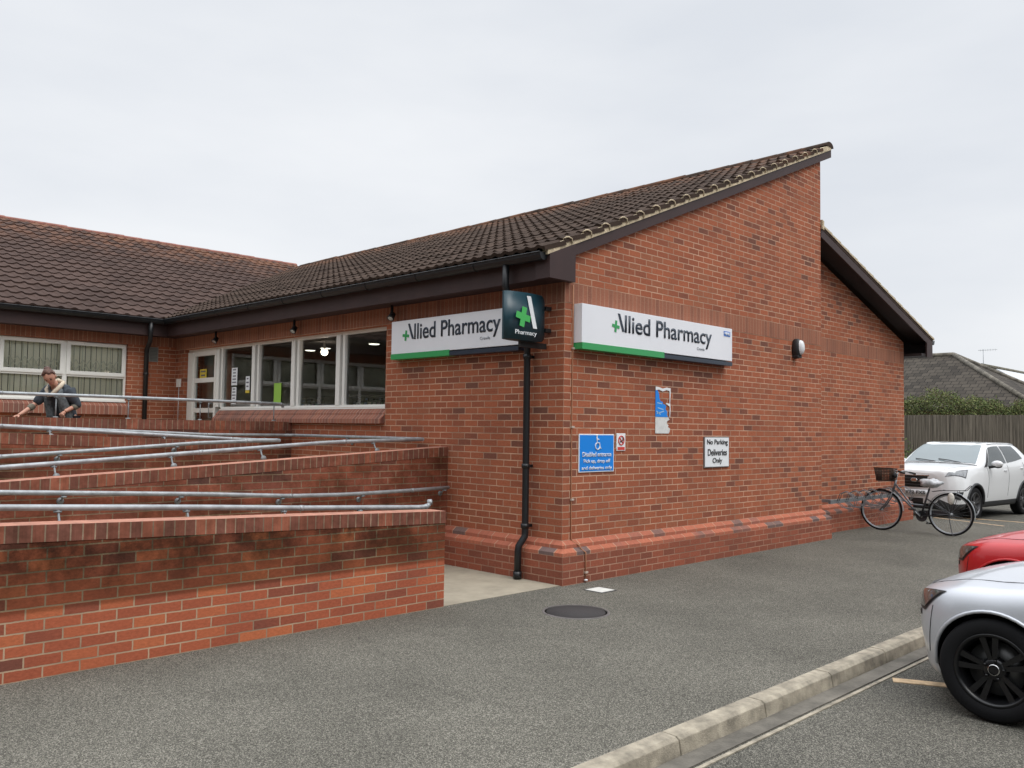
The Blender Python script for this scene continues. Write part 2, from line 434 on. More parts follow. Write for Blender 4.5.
m_dark = mat('dark plastic', (.015, .015, .016), .5)
m_plast = mat('grey black cladding', (.035, .037, .04), .55)
m_wpaint = mat('white car paint', (.80, .81, .82), .3, coat=.9)
m_silver = mat('silver car paint', (.56, .58, .62), .38, metal=.35, coat=.6)
m_red = mat('red car paint', (.46, .006, .010), .4, coat=.45)
m_blackp = mat('black car paint', (.008, .009, .012), .25, coat=1)
m_blue = mat('dark blue car paint', (.012, .02, .07), .3, coat=1)
m_blueg = mat('sign blue', (.0, .235, .78), .4)
m_redg = mat('notice red', (.62, .05, .04), .5)
m_wtxt = mat('white lettering', (.82, .85, .87), .5)
m_nhs = mat('badge blue', (.05, .19, .60), .4)
m_amber = mat('yellow sticker', (.65, .5, .06), .5)
m_lime = mat('lime green poster', (.30, .55, .08), .6)
m_lampw = mat('lamp diffuser', (.75, .78, .8), .3)
m_yline = mat('faded parking line', (.58, .42, .26), .95, noise=.25, nscale=14)
m_cable = mat('orange brown cable', (.38, .17, .09), .7)
m_wood = mat('wicker', (.05, .03, .02), .8, noise=.4, nscale=60)

def glass(name, refl=1.0, tint=(.9, .95, .95)):
    m = bpy.data.materials.new(name); m.use_nodes = True
    t = m.node_tree; t.nodes.clear(); L = t.links.new
    o = t.nodes.new('ShaderNodeOutputMaterial'); g = t.nodes.new('ShaderNodeBsdfGlossy'); g.inputs['Roughness'].default_value = .01
    g.inputs['Color'].default_value = (1, 1, 1, 1)
    tr = t.nodes.new('ShaderNodeBsdfTransparent'); tr.inputs['Color'].default_value = (*tint, 1)
    fr = t.nodes.new('ShaderNodeFresnel'); fr.inputs['IOR'].default_value = 1.52
    k = t.nodes.new('ShaderNodeMath'); k.operation = 'MULTIPLY'; k.inputs[1].default_value = refl; k.use_clamp = True
    L(fr.outputs[0], k.inputs[0])
    mx = t.nodes.new('ShaderNodeMixShader'); L(k.outputs[0], mx.inputs[0]); L(tr.outputs[0], mx.inputs[1]); L(g.outputs[0], mx.inputs[2])
    L(mx.outputs[0], o.inputs[0])
    return m
m_glass = glass('window glass', 1.6, (.80, .86, .84))
m_glassw = glass('clear window glass', 1.0, (.97, .98, .97))
m_carglass = mat('car glass', (.035, .045, .045), .05, spec=1.0)
m_screen = mat('windscreen glass', (.16, .20, .21), .04, spec=1.2)
m_lens = mat('headlamp lens', (.42, .43, .44), .12, metal=.55, noise=.3, nscale=14)
m_lensd = mat('smoked headlamp lens', (.09, .085, .08), .08, spec=1.2, noise=.5, nscale=18)

def asphalt(name, c0, c1, c2, patch=.25):
    m = bpy.data.materials.new(name); m.use_nodes = True
    t = m.node_tree; L = t.links.new; b = t.nodes['Principled BSDF']
    g = t.nodes.new('ShaderNodeTexCoord')
    v = t.nodes.new('ShaderNodeTexVoronoi'); v.inputs['Scale'].default_value = 190
    L(g.outputs['Object'], v.inputs['Vector'])
    bw = t.nodes.new('ShaderNodeRGBToBW'); L(v.outputs['Color'], bw.inputs[0])
    r = t.nodes.new('ShaderNodeValToRGB'); e = r.color_ramp.elements
    e[0].position = .15; e[0].color = (*c0, 1); e[1].position = .55; e[1].color = (*c1, 1)
    x = e.new(.85); x.color = (*c2, 1)
    L(bw.outputs[0], r.inputs[0])
    n = t.nodes.new('ShaderNodeTexNoise'); n.inputs['Scale'].default_value = .7; n.inputs['Detail'].default_value = 8; n.inputs['Roughness'].default_value = .6
    L(g.outputs['Object'], n.inputs['Vector'])
    mr_ = t.nodes.new('ShaderNodeMapRange'); mr_.inputs[1].default_value = .3; mr_.inputs[2].default_value = .7
    mr_.inputs[3].default_value = 1-patch; mr_.inputs[4].default_value = 1+patch
    L(n.outputs['Fac'], mr_.inputs[0])
    q = t.nodes.new('ShaderNodeVectorMath'); q.operation = 'SCALE'; L(r.outputs[0], q.inputs[0]); L(mr_.outputs[0], q.inputs['Scale'])
    L(q.outputs[0], b.inputs['Base Color'])
    b.inputs['Roughness'].default_value = .9; b.inputs['Specular IOR Level'].default_value = .25
    bp = t.nodes.new('ShaderNodeBump'); bp.inputs['Strength'].default_value = .9; bp.inputs['Distance'].default_value = .008
    L(bw.outputs[0], bp.inputs['Height']); L(bp.outputs[0], b.inputs['Normal'])
    return m
m_asph = asphalt('pavement asphalt', (.050, .048, .039), (.118, .112, .094), (.29, .275, .23), .20)
m_road = asphalt('car park asphalt', (.040, .038, .032), (.096, .092, .078), (.27, .255, .215), .20)

# ------------------------------------------------------------------ ground
ZR = -.088
g = MB()
g.box(-60, 11.2, -3.36, 40, -.5, 0)
props(g.build('pavement', m_asph), 'grey speckled asphalt forecourt and footway beside the brick building', kind='structure')
g = MB(); g.box(-400, 500, -400, 500, -1.2, ZR-.004)
props(g.build('car_park_ground', m_road), 'worn grey asphalt of the car park', kind='structure')
# slope where the forecourt runs down into the car park
g = MB(); g.prism([(11.2, 0.0), (12.4, ZR), (12.4, -.5), (11.2, -.5)], 'y', -3.36, 40)
props(g.build('dropped_ramp', m_asph), 'short asphalt slope between forecourt and car park', kind='structure')
# kerb stones (one mesh pattern: joints cut between stones)
g = MB()
x = -12.0; i = 0
while x < 12.4:
    x1 = x+.905
    dz = random.uniform(-.002, .002)
    prof = [(-3.360, -.3), (-3.360, .006+dz), (-3.455, .004+dz), (-3.478, -.012), (-3.500, ZR-.05), (-3.500, -.3)]
    g.prism(prof, 'x', x+.005, x1-.005); x = x1
k_ = g.build('kerb', m_kerb, bevel=.006)
props(k_, 'pale concrete kerb stones along the edge of the asphalt footway', kind='structure')
g = MB(); g.box(-12, 12.4, -3.62, -3.500, -.4, ZR+.004)
props(g.build('gutter_channel', m_chan), 'dirty concrete channel at the foot of the kerb', kind='structure')
g = MB(); g.box(-12, 12.4, -3.665, -3.64, ZR-.1, ZR+.003)
props(g.build('channel_edge_line', m_kerb), 'thin pale concrete edge running beside the channel', kind='structure')
g = MB(); g.box(-12, 12.4, -3.505, -3.48, -.3, ZR+.012)
# concrete pad between ramp wall and corner
g = MB(); g.box(-1.70, -.005, -.075, 1.87, -.3, .004)
props(g.build('concrete_path', m_conc), 'pale concrete slab at the bottom of the access ramp', kind='structure')
# ramp floors (lane 1 rises to the left, lane 2 back to the right, lane 3 up to the landing)
g = MB()
g.prism([(-1.70, .003), (-7.5, .30), (-7.5, -.3), (-1.70, -.3)], 'y', .125, 1.865)
g.box(-9.2, -7.5, .125, 3.7, -.3, .30)
g.prism([(-7.5, .30), (-1.6, .585), (-1.6, -.3), (-7.5, -.3)], 'y', 2.09, 3.695)
g.box(-1.6, -.005, 2.09, 5.495, -.3, .585)
g.prism([(-1.6, .585), (-7.5, .775), (-7.5, -.3), (-1.6, -.3)], 'y', 3.92, 5.495)
g.box(-9.2, -7.5, 3.7, 9.65, -.3, .775)
g.box(-7.5, -.005, 5.72, 9.65, -.3, .775)
props(g.build('ramp_surface', m_conc), 'concrete switchback ramp and upper landing between the brick walls', kind='structure')

# ------------------------------------------------------------------ building
B = thing('brick_building', 'red brick single storey health building with brown tiled roofs and a tall sloping gable', 'building', (3, .2, 0))
EAVE_X, SL = -.42, .408
ZB = lambda X: 3.705+SL*X           # underside plane of tiles on main roof
Wt = .3
# gable wall
g = MB()
g.prism([(0, 0), (6.05, 0), (6.05, 3.50+.408*6.05), (0, 3.50)], 'y', 0, Wt)
g.box(0, Wt, Wt, 3.17, 0, 3.33)                    # pillar of left face
g.box(0, Wt, 3.17, 8.02, 0, 1.70)                  # under the shop windows
g.box(0, Wt, 8.02, 9.32, 0, .775)
g.box(0, Wt, 3.17, 9.32, 2.985, 3.33)
g.box(0, Wt, 9.32, 9.7, 0, 3.33)
g.box(5.75, 6.05, Wt, 16, 0, 6.0)
g.build('wall', m_brick, B)
# set-back part of the gable side
g = MB()
g.prism([(6.05, 0), (10.32, 0), (10.32, 3.42), (6.05, 4.72)], 'y', .35, .65)
g.box(10.02, 10.32, .65, 16, 0, 3.4)
g.build('wall', m_brick, B, ushift=.06)
# wing wall with window opening  X -5.0..-.87
g = MB()
g.box(-.87, 0, 9.7, 10, 0, 3.33)
g.box(-4.98, -.87, 9.7, 10, 0, 1.98)
g.box(-4.98, -.87, 9.7, 10, 3.045, 3.33)
g.box(-6.2, -4.98, 9.7, 10, 0, 3.33)
g.box(-10.3, -6.2, 9.7, 10, 0, 1.98)
g.box(-10.3, -6.2, 9.7, 10, 3.045, 3.33)
g.box(-16, -10.3, 9.7, 10, 0, 3.33)
g.build('wing_wall', m_brick, B)
# soldier course bands, 3 mm proud
g = MB()
z0, z1 = 40*.075, 43*.075
g.box(-.003, 6.053, -.003, 0, z0, z1)
g.box(6.056, 10.323, .347, .35, z0, z1)
g.box(-.003, 0, 0, 9.69, z0, z1)
g.box(-16, -.004, 9.697, 9.7, z0+.05, z1)
g.build('soldier_course', m_bricks, B)
# plinth: two chamfered courses
def plinth_prof(s):
    return [(0, .45), (.055*s, .408), (.055*s, .372), (.112*s, .335), (.112*s, .300), (0, .300)]
g = MB()
p1 = plinth_prof(-1)
def pl_y(x0, x1, y, m=0):      # runs along X, facing -Y ; mitred at x0 (outer corner)
    pr = [(y+a, z) for a, z in p1]
    for i in range(len(pr)-1):
        a, b_ = pr[i], pr[i+1]
        e = lambda q: x0+(q[0]-y) if x0 == 0 else x0
        e2 = lambda q: x1-(q[0]-y) if x1 != 10.32 else x1-(q[0]-y)
        P = [(e(a), a[0], a[1]), (e(b_), b_[0], b_[1]), (e2(b_), b_[0], b_[1]), (e2(a), a[0], a[1])]
        vv = [(i+1)*.075+.3, (i)*.075+.3]
        P_uv = [(P[0][0], .41+.0*i), (P[1][0], .38), (P[2][0], .38), (P[3][0], .41)] if i < 2 else [(P[0][0], .33), (P[1][0], .31), (P[2][0], .31), (P[3][0], .33)]
        g.face(P, uv=P_uv)
    # end cap
    g.face([(e2(q), q[0], q[1]) for q in pr])
def pl_x(y0, y1, x):
    pr = [(x+a, z) for a, z in p1]
    for i in range(len(pr)-1):
        a, b_ = pr[i], pr[i+1]
        e = lambda q: y0+(q[0]-x)
        P = [(a[0], y1, a[1]), (b_[0], y1, b_[1]), (b_[0], e(b_), b_[1]), (a[0], e(a), a[1])]
        v = .395 if i < 2 else .32
        g.face(P, uv=[(p[1]+.1, v) for p in P])
pl_y(0, 6.05, 0); pl_x(0, 1.87, 0)
pl_y(6.0501, 10.32, .35)
g.build('plinth', m_plinth, B)
g = MB()
g.box(-.112, 6.162, -.112, 0, -.1, .300)
g.box(6.162, 10.432, .238, .35, -.1, .299)
g.box(-.1125, -.0005, 0, 1.868, -.1, .300)
g.build('plinth_base', m_lowbrick, B)

# eaves of main roof: fascia, soffit, gutter, box end
g = MB()
g.box(-.30, -.275, .0, 9.42, 3.215, 3.50)
g.box(-16, -.30, 9.395, 9.42, 3.215, 3.50)
g.box(-.275, 0, .0, 9.42, 3.22, 3.24)
g.box(-16, .0, 9.42, 9.7, 3.22, 3.24)
g.build('fascia_board', m_brown, B)
g = MB()
g.prism([(-.335, 3.215), (.075, 3.215), (.075, 3.634), (-.335, 3.466)], 'y', -.085, -.004)
g.box(-.335, -.31, -.004, .12, 3.215, 3.50)
g.build('eaves_box_end', m_brown, B)
# barge board of the main gable
def barge(x0, x1, yb, yf, h, zf, mt, name, dz=0):
    gg = MB()
    gg.prism([(x0, zf(x0)+dz), (x1, zf(x1)+dz), (x1, zf(x1)+dz+h), (x0, zf(x0)+dz+h)], 'y', yb, yf)
    return gg.build(name, mt, B)
zb = lambda X: 3.475+SL*X
barge(.078, 6.31, -.06, -.004, .125, zb, m_brown, 'barge_board')
g = MB()
n = 36
for i in range(n):        # verge mortar, slightly uneven
    xa = -.36+(6.64)*i/n; xb = -.36+(6.64)*(i+1)/n
    ya = -.072-random.uniform(0, .008)
    g.prism([(xa, zb(xa)+.126), (xb, zb(xb)+.126), (xb, zb(xb)+.212), (xa, zb(xa)+.212)], 'y', ya, 0)
g.build('verge_mortar', m_verge, B)

# tiled roofs
def roof(name, mt, eave0, ustart, ulen_fn, rows, dirv, diru, slope, z0, flip=False, gauge=.345, per=.165):
    """dirv: horizontal unit up-slope; diru: along-eave unit; surface height = z0 + slope*dist"""
    g = MB(); cs = 1/math.sqrt(1+slope*slope)
    A, ST = per*.064, .025
    seg = 8
    nrm = (-Vector(dirv)*slope+Vector((0, 0, 1)))*cs
    for r in range(rows):
        s0, s1 = r*gauge*cs, (r+1)*gauge*cs+.004
        ua, ub = ulen_fn(s0)
        na, nb = int(math.floor(ua/per*seg)), int(math.ceil(ub/per*seg))
        lo, hi, st = [], [], []
        rj = random.uniform(-.003, .003)
        for k in range(na, nb+1):
            u = max(ua, min(ub, k*per/seg))
            ph = (u/per) % 1.0
            # a flat pan and a round roll
            w = A*(math.cos(2*math.pi*ph)+.35*math.cos(4*math.pi*ph))
            tj = rj+.004*math.sin(k//seg*12.9898+r*78.233)
            b0 = Vector(eave0)+Vector(dirv)*s0+Vector(diru)*u; b0.z = z0+slope*s0
            b1 = Vector(eave0)+Vector(dirv)*s1+Vector(diru)*u; b1.z = z0+slope*s1
            lo.append((b0+nrm*(w+ST+tj), u, s0)); hi.append((b1+nrm*(w+tj*.3), u, s1)); st.append((b0+nrm*(w-.012), u, s0))
        for k in range(len(lo)-1):
            q = [lo[k], lo[k+1], hi[k+1], hi[k]]
            e = [st[k], st[k+1], lo[k+1], lo[k]]
            if flip: q = q[::-1]; e = e[::-1]
            vrow = (r+.5)*.345
            for f, sm in ((q, True), (e, False)):
                g.face([x_[0] for x_ in f], uv=[(x_[1]+.15, vrow) for x_ in f], smooth=sm)
        # close the ends
        for E_ in (0, -1):
            g.face([lo[E_][0], hi[E_][0], hi[E_][0]-nrm*.05, lo[E_][0]-nrm*.05], uv=[(0, 0)]*4)
    return g.build(name, mt, B, weld=False)
# main roof: dirv +X, along Y
vy = 9.28
roof('roof_tiles', m_tile, (EAVE_X, 0, 0), 0, lambda s: (-.085, vy+s+.25), 20, (1, 0, 0), (0, 1, 0), SL, ZB(EAVE_X)-.015, flip=True)
roof('wing_roof_tiles', m_tilew, (0, vy, 0), 0, lambda s: (-16, EAVE_X+s+.25), 21, (0, 1, 0), (1, 0, 0), SL, ZB(EAVE_X)-.015, per=.215, gauge=.354)
# deck under the tiles (keeps out light)
g = MB()
g.face([(EAVE_X+.03, -.06, ZB(EAVE_X)-.06), (6.27, -.06, ZB(6.27)-.075), (6.27, 16, ZB(6.27)-.075), (EAVE_X+.03, 9.4, ZB(EAVE_X)-.06)])
g.face([(EAVE_X, vy+.03, ZB(EAVE_X)-.06), (6.3, vy+6.95, ZB(6.2)+.02), (-16, vy+6.95, ZB(6.2)+.02), (-16, vy+.03, ZB(EAVE_X)-.06)][::-1])
g.build('roof_deck', m_soff, B)
# ridges
zr = ZB(6.2)+.01
def ridge_run(name, a, b, mt):
    g = MB(); a = Vector(a); b = Vector(b); L_ = (b-a).length; n = int(L_/.45); dr = (b-a)/L_
    sd_ = dr.cross(Vector((0, 0, 1)))
    for i in range(n):
        p = a+dr*(i*.45); q = a+dr*(i*.45+.455); dz = random.uniform(-.006, .006)
        ra, rb = .10+.008, .10
        for k in range(8):
            t0, t1 = math.pi*k/8, math.pi*(k+1)/8
            f = lambda c, r_, t_: c+sd_*(r_*1.15*math.cos(t_))+Vector((0, 0, r_*.75*math.sin(t_)-.02+dz))
            g.face([f(p, ra, t0), f(q, rb, t0), f(q, rb, t1), f(p, ra, t1)], smooth=True)
        g.face([f(p, ra, math.pi*k/8) for k in range(9)])
    return g.build(name, mt, B, weld=False)
ridge_run('ridge_tiles', (6.22, -.085, zr-.03), (6.22, 16, zr-.03), m_tile)
ridge_run('ridge_tiles', (6.35, vy+7.0, zr+.10), (-16, vy+7.0, zr+.10), m_ridge)
g = MB(); g.box(-16, 6.2, vy+6.88, vy+7.1, zr-.3, zr+.105); g.build('ridge_bedding', m_ridge, B)
g = MB(); g.box(6.14, 6.28, .0, 16, zr-.12, zr-.02); g.build('ridge_bedding', m_tile, B)
# verge tile noses: small curved lips every roll
for i in range(1, 20):
    g = MB()
    xx = EAVE_X+.02+i*.345*.9255
    zz = zb(xx)+.215
    g.tube([(xx-.03, -.07, zz+.0), (xx, -.088, zz+.024), (xx+.04, -.09, zz+.028), (xx+.085, -.088, zz+.02), (xx+.10, -.086, zz-.03)], .009, 6)
    g.build('verge_clip', m_verge, B)
# the lower roof on the far side of the gable, with its deep verge
zl = lambda X: 4.945-.294*(X-6.05)       # top of tiles
g = MB()
g.prism([(6.06, zl(6.06)-.03), (10.86, zl(10.86)-.03), (10.86, zl(10.86)-.075), (6.06, zl(6.06)-.075)], 'y', -.01, 16)
g.build('lower_roof_tiles', m_tile, B)
g = MB()
for i in range(15):
    xa = 6.10+i*.32; 
    g.prism([(xa, zl(xa)-.03), (xa+.325, zl(xa+.325)-.03), (xa+.325, zl(xa+.325)+.012), (xa, zl(xa)-.005)], 'y', -.022, .4)
g.prism([(6.06, zl(6.06)-.08), (6.12, zl(6.12)-.08), (6.12, zl(6.12)+.06), (6.06, zl(6.06)+.06)], 'y', -.03, .3)
g.build('verge_mortar', m_verge, B)
g = MB()
g.prism([(6.06, zl(6.06)-.08), (10.84, zl(10.84)-.08), (10.84, zl(10.84)-.21), (6.06, zl(6.06)-.21)], 'y', -.005, .02)
g.build('barge_board', m_brown, B)
g = MB()
g.prism([(6.06, zl(6.06)-.09), (10.80, zl(10.80)-.09), (10.80, zl(10.80)-.14), (6.06, zl(6.06)-.14)], 'y', .02, .349)
g.box(10.34, 10.80, .02, 9, 3.15, 3.2)
g.box(10.80, 10.83, .02, 9, 3.15, zl(10.8)-.09)
g.build('soffit', m_soff, B)
g = MB(); g.box(10.55, 10.84, -.008, .02, 3.14, zl(10.84)-.08)
g.build('eaves_box_end', m_brown, B)

# gutters: half-round channel
def gutter(name, a, b, n_out, r=.062):
    g = MB(); a = Vector(a); b = Vector(b); o_ = Vector(n_out)
    prev = None
    for k in range(9):
        t_ = math.pi*k/8
        off = o_*(r*math.cos(t_))+Vector((0, 0, -r*1.3*math.sin(t_)))
        cur = (a+off, b+off)
        if prev: g.face([prev[0], prev[1], cur[1], cur[0]], smooth=True)
        prev = cur
    g.face([a+o_*(r*math.cos(math.pi*k/8))+Vector((0, 0, -r*1.3*math.sin(math.pi*k/8))) for k in range(9)])
    for sgn in (1, -1):
        g.tube([a+o_*r*sgn, b+o_*r*sgn], .008, 6)
    L_ = (b-a).length; n_ = int(L_/1.0)
    for i in range(1, n_):       # brackets
        c = a+(b-a)*i/n_
        g.tube([c+o_*((r+.002)*math.cos(math.pi*k/8))+Vector((0, 0, -(r+.002)*1.3*math.sin(math.pi*k/8))) for k in range(9)], .005, 5)
    return g.build(name, m_black, B, weld=False)
gutter('gutter', (-.385, -.045, 3.475), (-.385, 9.3, 3.50), (-1, 0, 0))
gutter('gutter', (-16, 9.31, 3.50), (-.36, 9.31, 3.50), (0, -1, 0))
gutter('gutter', (10.92, 0, zl(10.84)-.06), (10.92, 12, zl(10.84)-.06), (1, 0, 0))
# downpipes
g = MB()
g.tube([(-.385, .52, 3.42), (-.385, .52, 3.18), (-.37, .515, 3.12), (-.13, .46, 2.98), (-.10, .455, 2.92), (-.10, .45, .50), (-.105, .45, .46), (-.175, .47, .36), (-.18, .475, .31), (-.18, .48, .03)], .038, 12)
for z in (2.4, 1.2, .55): g.tube([(-.10, .453, z), (-.10, .453, z+.05)], .046, 12); g.box(-.10, 0, .44, .465, z+.01, z+.04)
g.tube([(-.18, .48, .09), (-.18, .48, .012)], .047, 12)
g.build('downpipe', m_pipe, B)
g = MB()
g.tube([(-.64, 9.31, 3.45), (-.64, 9.31, 3.2), (-.61, 9.4, 3.1), (-.575, 9.6, 3.0), (-.57, 9.63, 2.95), (-.57, 9.63, .8)], .04, 12)
for z in (2.5, 1.5): g.tube([(-.57, 9.63, z), (-.57, 9.63, z+.05)], .048, 12)
g.build('downpipe', m_pipe, B)
# wall vent
g = MB(); g.box(-.505, -.335, 9.685, 9.7, 2.76, 3.03)
v_ = g.build('vent_grille', mat('vent grey', (.22, .22, .20), .6), B)
g = MB()
for i in range(9): g.box(-.485, -.355, 9.675, 9.685, 2.785+i*.026, 2.797+i*.026)
g.build('louvre', mat('vent slat', (.13, .13, .12), .6), v_)

# ---- shop front on the left face
m_room = mat('interior wall', (.22, .21, .20), .9, noise=.1)
m_roomf = mat('interior floor', (.12, .10, .09), .8)
m_ceil = mat('interior ceiling', (.30, .29, .28), .9)
g = MB()
g.face([(5.7, .35, .775), (5.7, 9.6, .775), (5.7, 9.6, 2.93), (5.7, .35, 2.93)][::-1])
g.face([(.31, 9.6, .775), (5.7, 9.6, .775), (5.7, 9.6, 2.93), (.31, 9.6, 2.93)])
g.face([(.31, .35, .775), (5.7, .35, .775), (5.7, .35, 2.93), (.31, .35, 2.93)][::-1])
g.build('interior_wall', m_room, B)
g = MB(); g.box(.3, 5.7, .3, 9.7, .70, .775); g.build('interior_floor', m_roomf, B)
g = MB(); g.box(.3, 5.75, .3, 9.7, 2.93, 3.0); g.build('interior_ceiling', m_ceil, B)
# ceiling lamps seen through the panes
m_lamp = mat('lit ceiling panel', (.9, .9, .85), .5, emit=(1, .93, .80), estr=3.2)
m_lamp2 = mat('lit downlight', (.9, .9, .85), .5, emit=(1, .80, .66), estr=7)
for i, (lx, ly, lbl) in enumerate([(.99, 6.65, 'leftmost flat lit ceiling panel behind the shop windows'), (.93, 6.09, 'flat lit ceiling panel directly under the round downlight behind the glass'),
                                   (2.25, 7.60, 'lowest and deepest lit ceiling panel behind the shop windows'), (.99, 4.82, 'lit ceiling panel seen alone in the rightmost shop window')]):
    t_ = thing('ceiling_light', lbl, 'ceiling light', (lx, ly, 2.93), 0, 'lit panels on the pharmacy ceiling')
    MB().lathe([(0, -.0), (.085, -.0), (.095, -.015), (.095, -.02), (0, -.02)], (0, 0, 2.93-2.93), (0, 0, 1), 24).build('housing', m_white, t_, world=False)
    MB().lathe([(.085, -.021), (.07, -.026), (0, -.028)], (0, 0, 0), (0, 0, 1), 24).build('diffuser', m_lamp, t_, world=False)
t_ = thing('spot_lamp', 'round pinkish white glowing downlight above the other ceiling lamps', 'spot lamp', (.42, 5.32, 2.93))
MB().ball((0, 0, -.16), .055, 10).build('bulb', m_lamp2, t_, world=False)
MB().tube([(0, 0, 0), (0, 0, -.09), (0, 0, -.13)], [.012, .012, .04], 10).build('stem', m_white, t_, world=False)

# window frames: X = .08 plane
XF = .085
fr = thing  # alias not used
g = MB()
g.box(XF, XF+.07, 3.17, 8.02, 1.88, 1.935)
g.box(XF, XF+.07, 3.17, 9.32, 2.94, 2.985)
g.box(XF-.03, XF, 3.17, 8.02, 1.875, 1.895)
win = g.build('window_frame', m_white, B)
MULS = [(7.98, 8.19), (6.72, 6.94), (5.49, 5.70), (4.26, 4.47)]
for a, b_ in MULS:
    g = MB()
    g.box(XF-.012, XF+.06, b_-.10, b_, 1.935, 2.94)
    g.box(XF+.0, XF+.06, a, a+.06, 1.935, 2.94)
    g.build('mullion', m_white, win)
    g = MB(); g.box(XF+.03, XF+.05, a+.06, b_-.10, 1.935, 2.94); g.build('mullion_gap', m_room, win)
g = MB(); g.box(XF, XF+.06, 3.17, 3.23, 1.935, 2.94); g.build('mullion', m_white, win)
ys = [3.23]+[v for m_ in MULS[::-1] for v in m_][:-1]
panes = [(3.23, 4.26), (4.47, 5.49), (5.70, 6.72), (6.94, 7.98)]
for a, b_ in panes:
    g = MB(); g.face([(XF+.04, a, 1.935), (XF+.04, b_, 1.935), (XF+.04, b_, 2.94), (XF+.04, a, 2.94)][::-1]); g.build('glass_pane', m_glass, win)
# sloping brick sill
g = MB()
prof = [(.085, 1.90), (-.0, 1.815), (-.0, 1.795), (-.065, 1.735), (-.065, 1.675), (0, 1.675), (.085, 1.70)]
for i in range(len(prof)-1):
    a, b_ = prof[i], prof[i+1]
    P = [(a[0], 3.18, a[1]), (a[0], 8.02, a[1]), (b_[0], 8.02, b_[1]), (b_[0], 3.18, b_[1])]
    g.face(P[::-1], uv=[(p[1], .1) for p in P[::-1]])
g.face([(p[0], 3.18, p[1]) for p in prof][::-1]); g.face([(p[0], 8.02, p[1]) for p in prof])
g.build('window_sill', m_sill, B)
# door
g = MB()
g.box(XF-.02, XF+.08, 9.12, 9.31, .78, 2.94); g.box(XF-.02, XF+.08, 8.19, 8.24, .78, 2.94)
g.build('door_frame', m_whitedoor, B)
g = MB()
for a, b_ in ((9.06, 9.12), (8.24, 8.30)): g.box(XF, XF+.05, a, b_, .78, 2.94)
for za, zb_ in ((.78, .95), (1.84, 1.92), (2.38, 2.46), (2.86, 2.94)): g.box(XF, XF+.05, 8.30, 9.06, za, zb_)
dr = g.build('door', m_whitedoor, B)
g = MB()
for za, zb_ in ((.95, 1.84), (1.92, 2.38), (2.46, 2.86)):
    g.face([(XF+.03, 8.30, za), (XF+.03, 9.06, za), (XF+.03, 9.06, zb_), (XF+.03, 8.30, zb_)][::-1])
g.build('glass_pane', m_glass, dr)
g = MB(); g.tube([(XF, 8.36, 1.75), (XF-.05, 8.36, 1.75), (XF-.05, 8.36, 2.0), (XF, 8.36, 2.0)], .012, 8); g.build('handle', m_galv, dr)
# frosted screen behind the door glass
g = MB(); g.box(.35, .38, 8.2, 9.3, .8, 2.9); g.build('door_screen', mat('grey lobby panel', (.42, .43, .40), .8), B)

# dark counters and shelves inside
m_shelf = mat('dark shelf', (.09, .07, .055), .7)
m_goods = brick_mat('packets on shelf', [(0, (.3, .06, .05)), (.2, (.05, .12, .3)), (.4, (.5, .45, .35)), (.6, (.1, .3, .15)), (.8, (.5, .3, .08)), (1, (.6, .6, .6))], (.02, .02, .02), bw=.12, rh=.16, ms=.02, off=.3)
for i, (sx, sy, lb) in enumerate([(1.7, 5.6, 'dim shop shelf of packets behind the second window from the right'), (1.9, 7.9, 'dim shop shelf of packets behind the window nearest the door')]):
    t_ = thing('shop_shelf', lb, 'shelf', (sx, sy, .775), 0, 'shelves inside the pharmacy')
    g = MB()
    for z in (0, .35, .7, 1.05, 1.35): g.box(-.2, .2, -.6, .6, z, z+.03)
    g.box(.17, .2, -.6, .6, 0, 1.4); g.box(-.2, .2, -.62, -.6, 0, 1.4); g.box(-.2, .2, .6, .62, 0, 1.4)
    g.build('rack', m_shelf, t_, world=False)
    g = MB()
    for z in (.03, .38, .73, 1.08):
        yy = -.58
        while yy < .5:
            w_ = random.uniform(.06, .14); g.box(-.16, .1, yy, yy+w_, z, z+random.uniform(.12, .28)); yy += w_+.01
    q_ = g.build('packets', m_goods, t_, world=False); q_['kind'] = 'stuff'

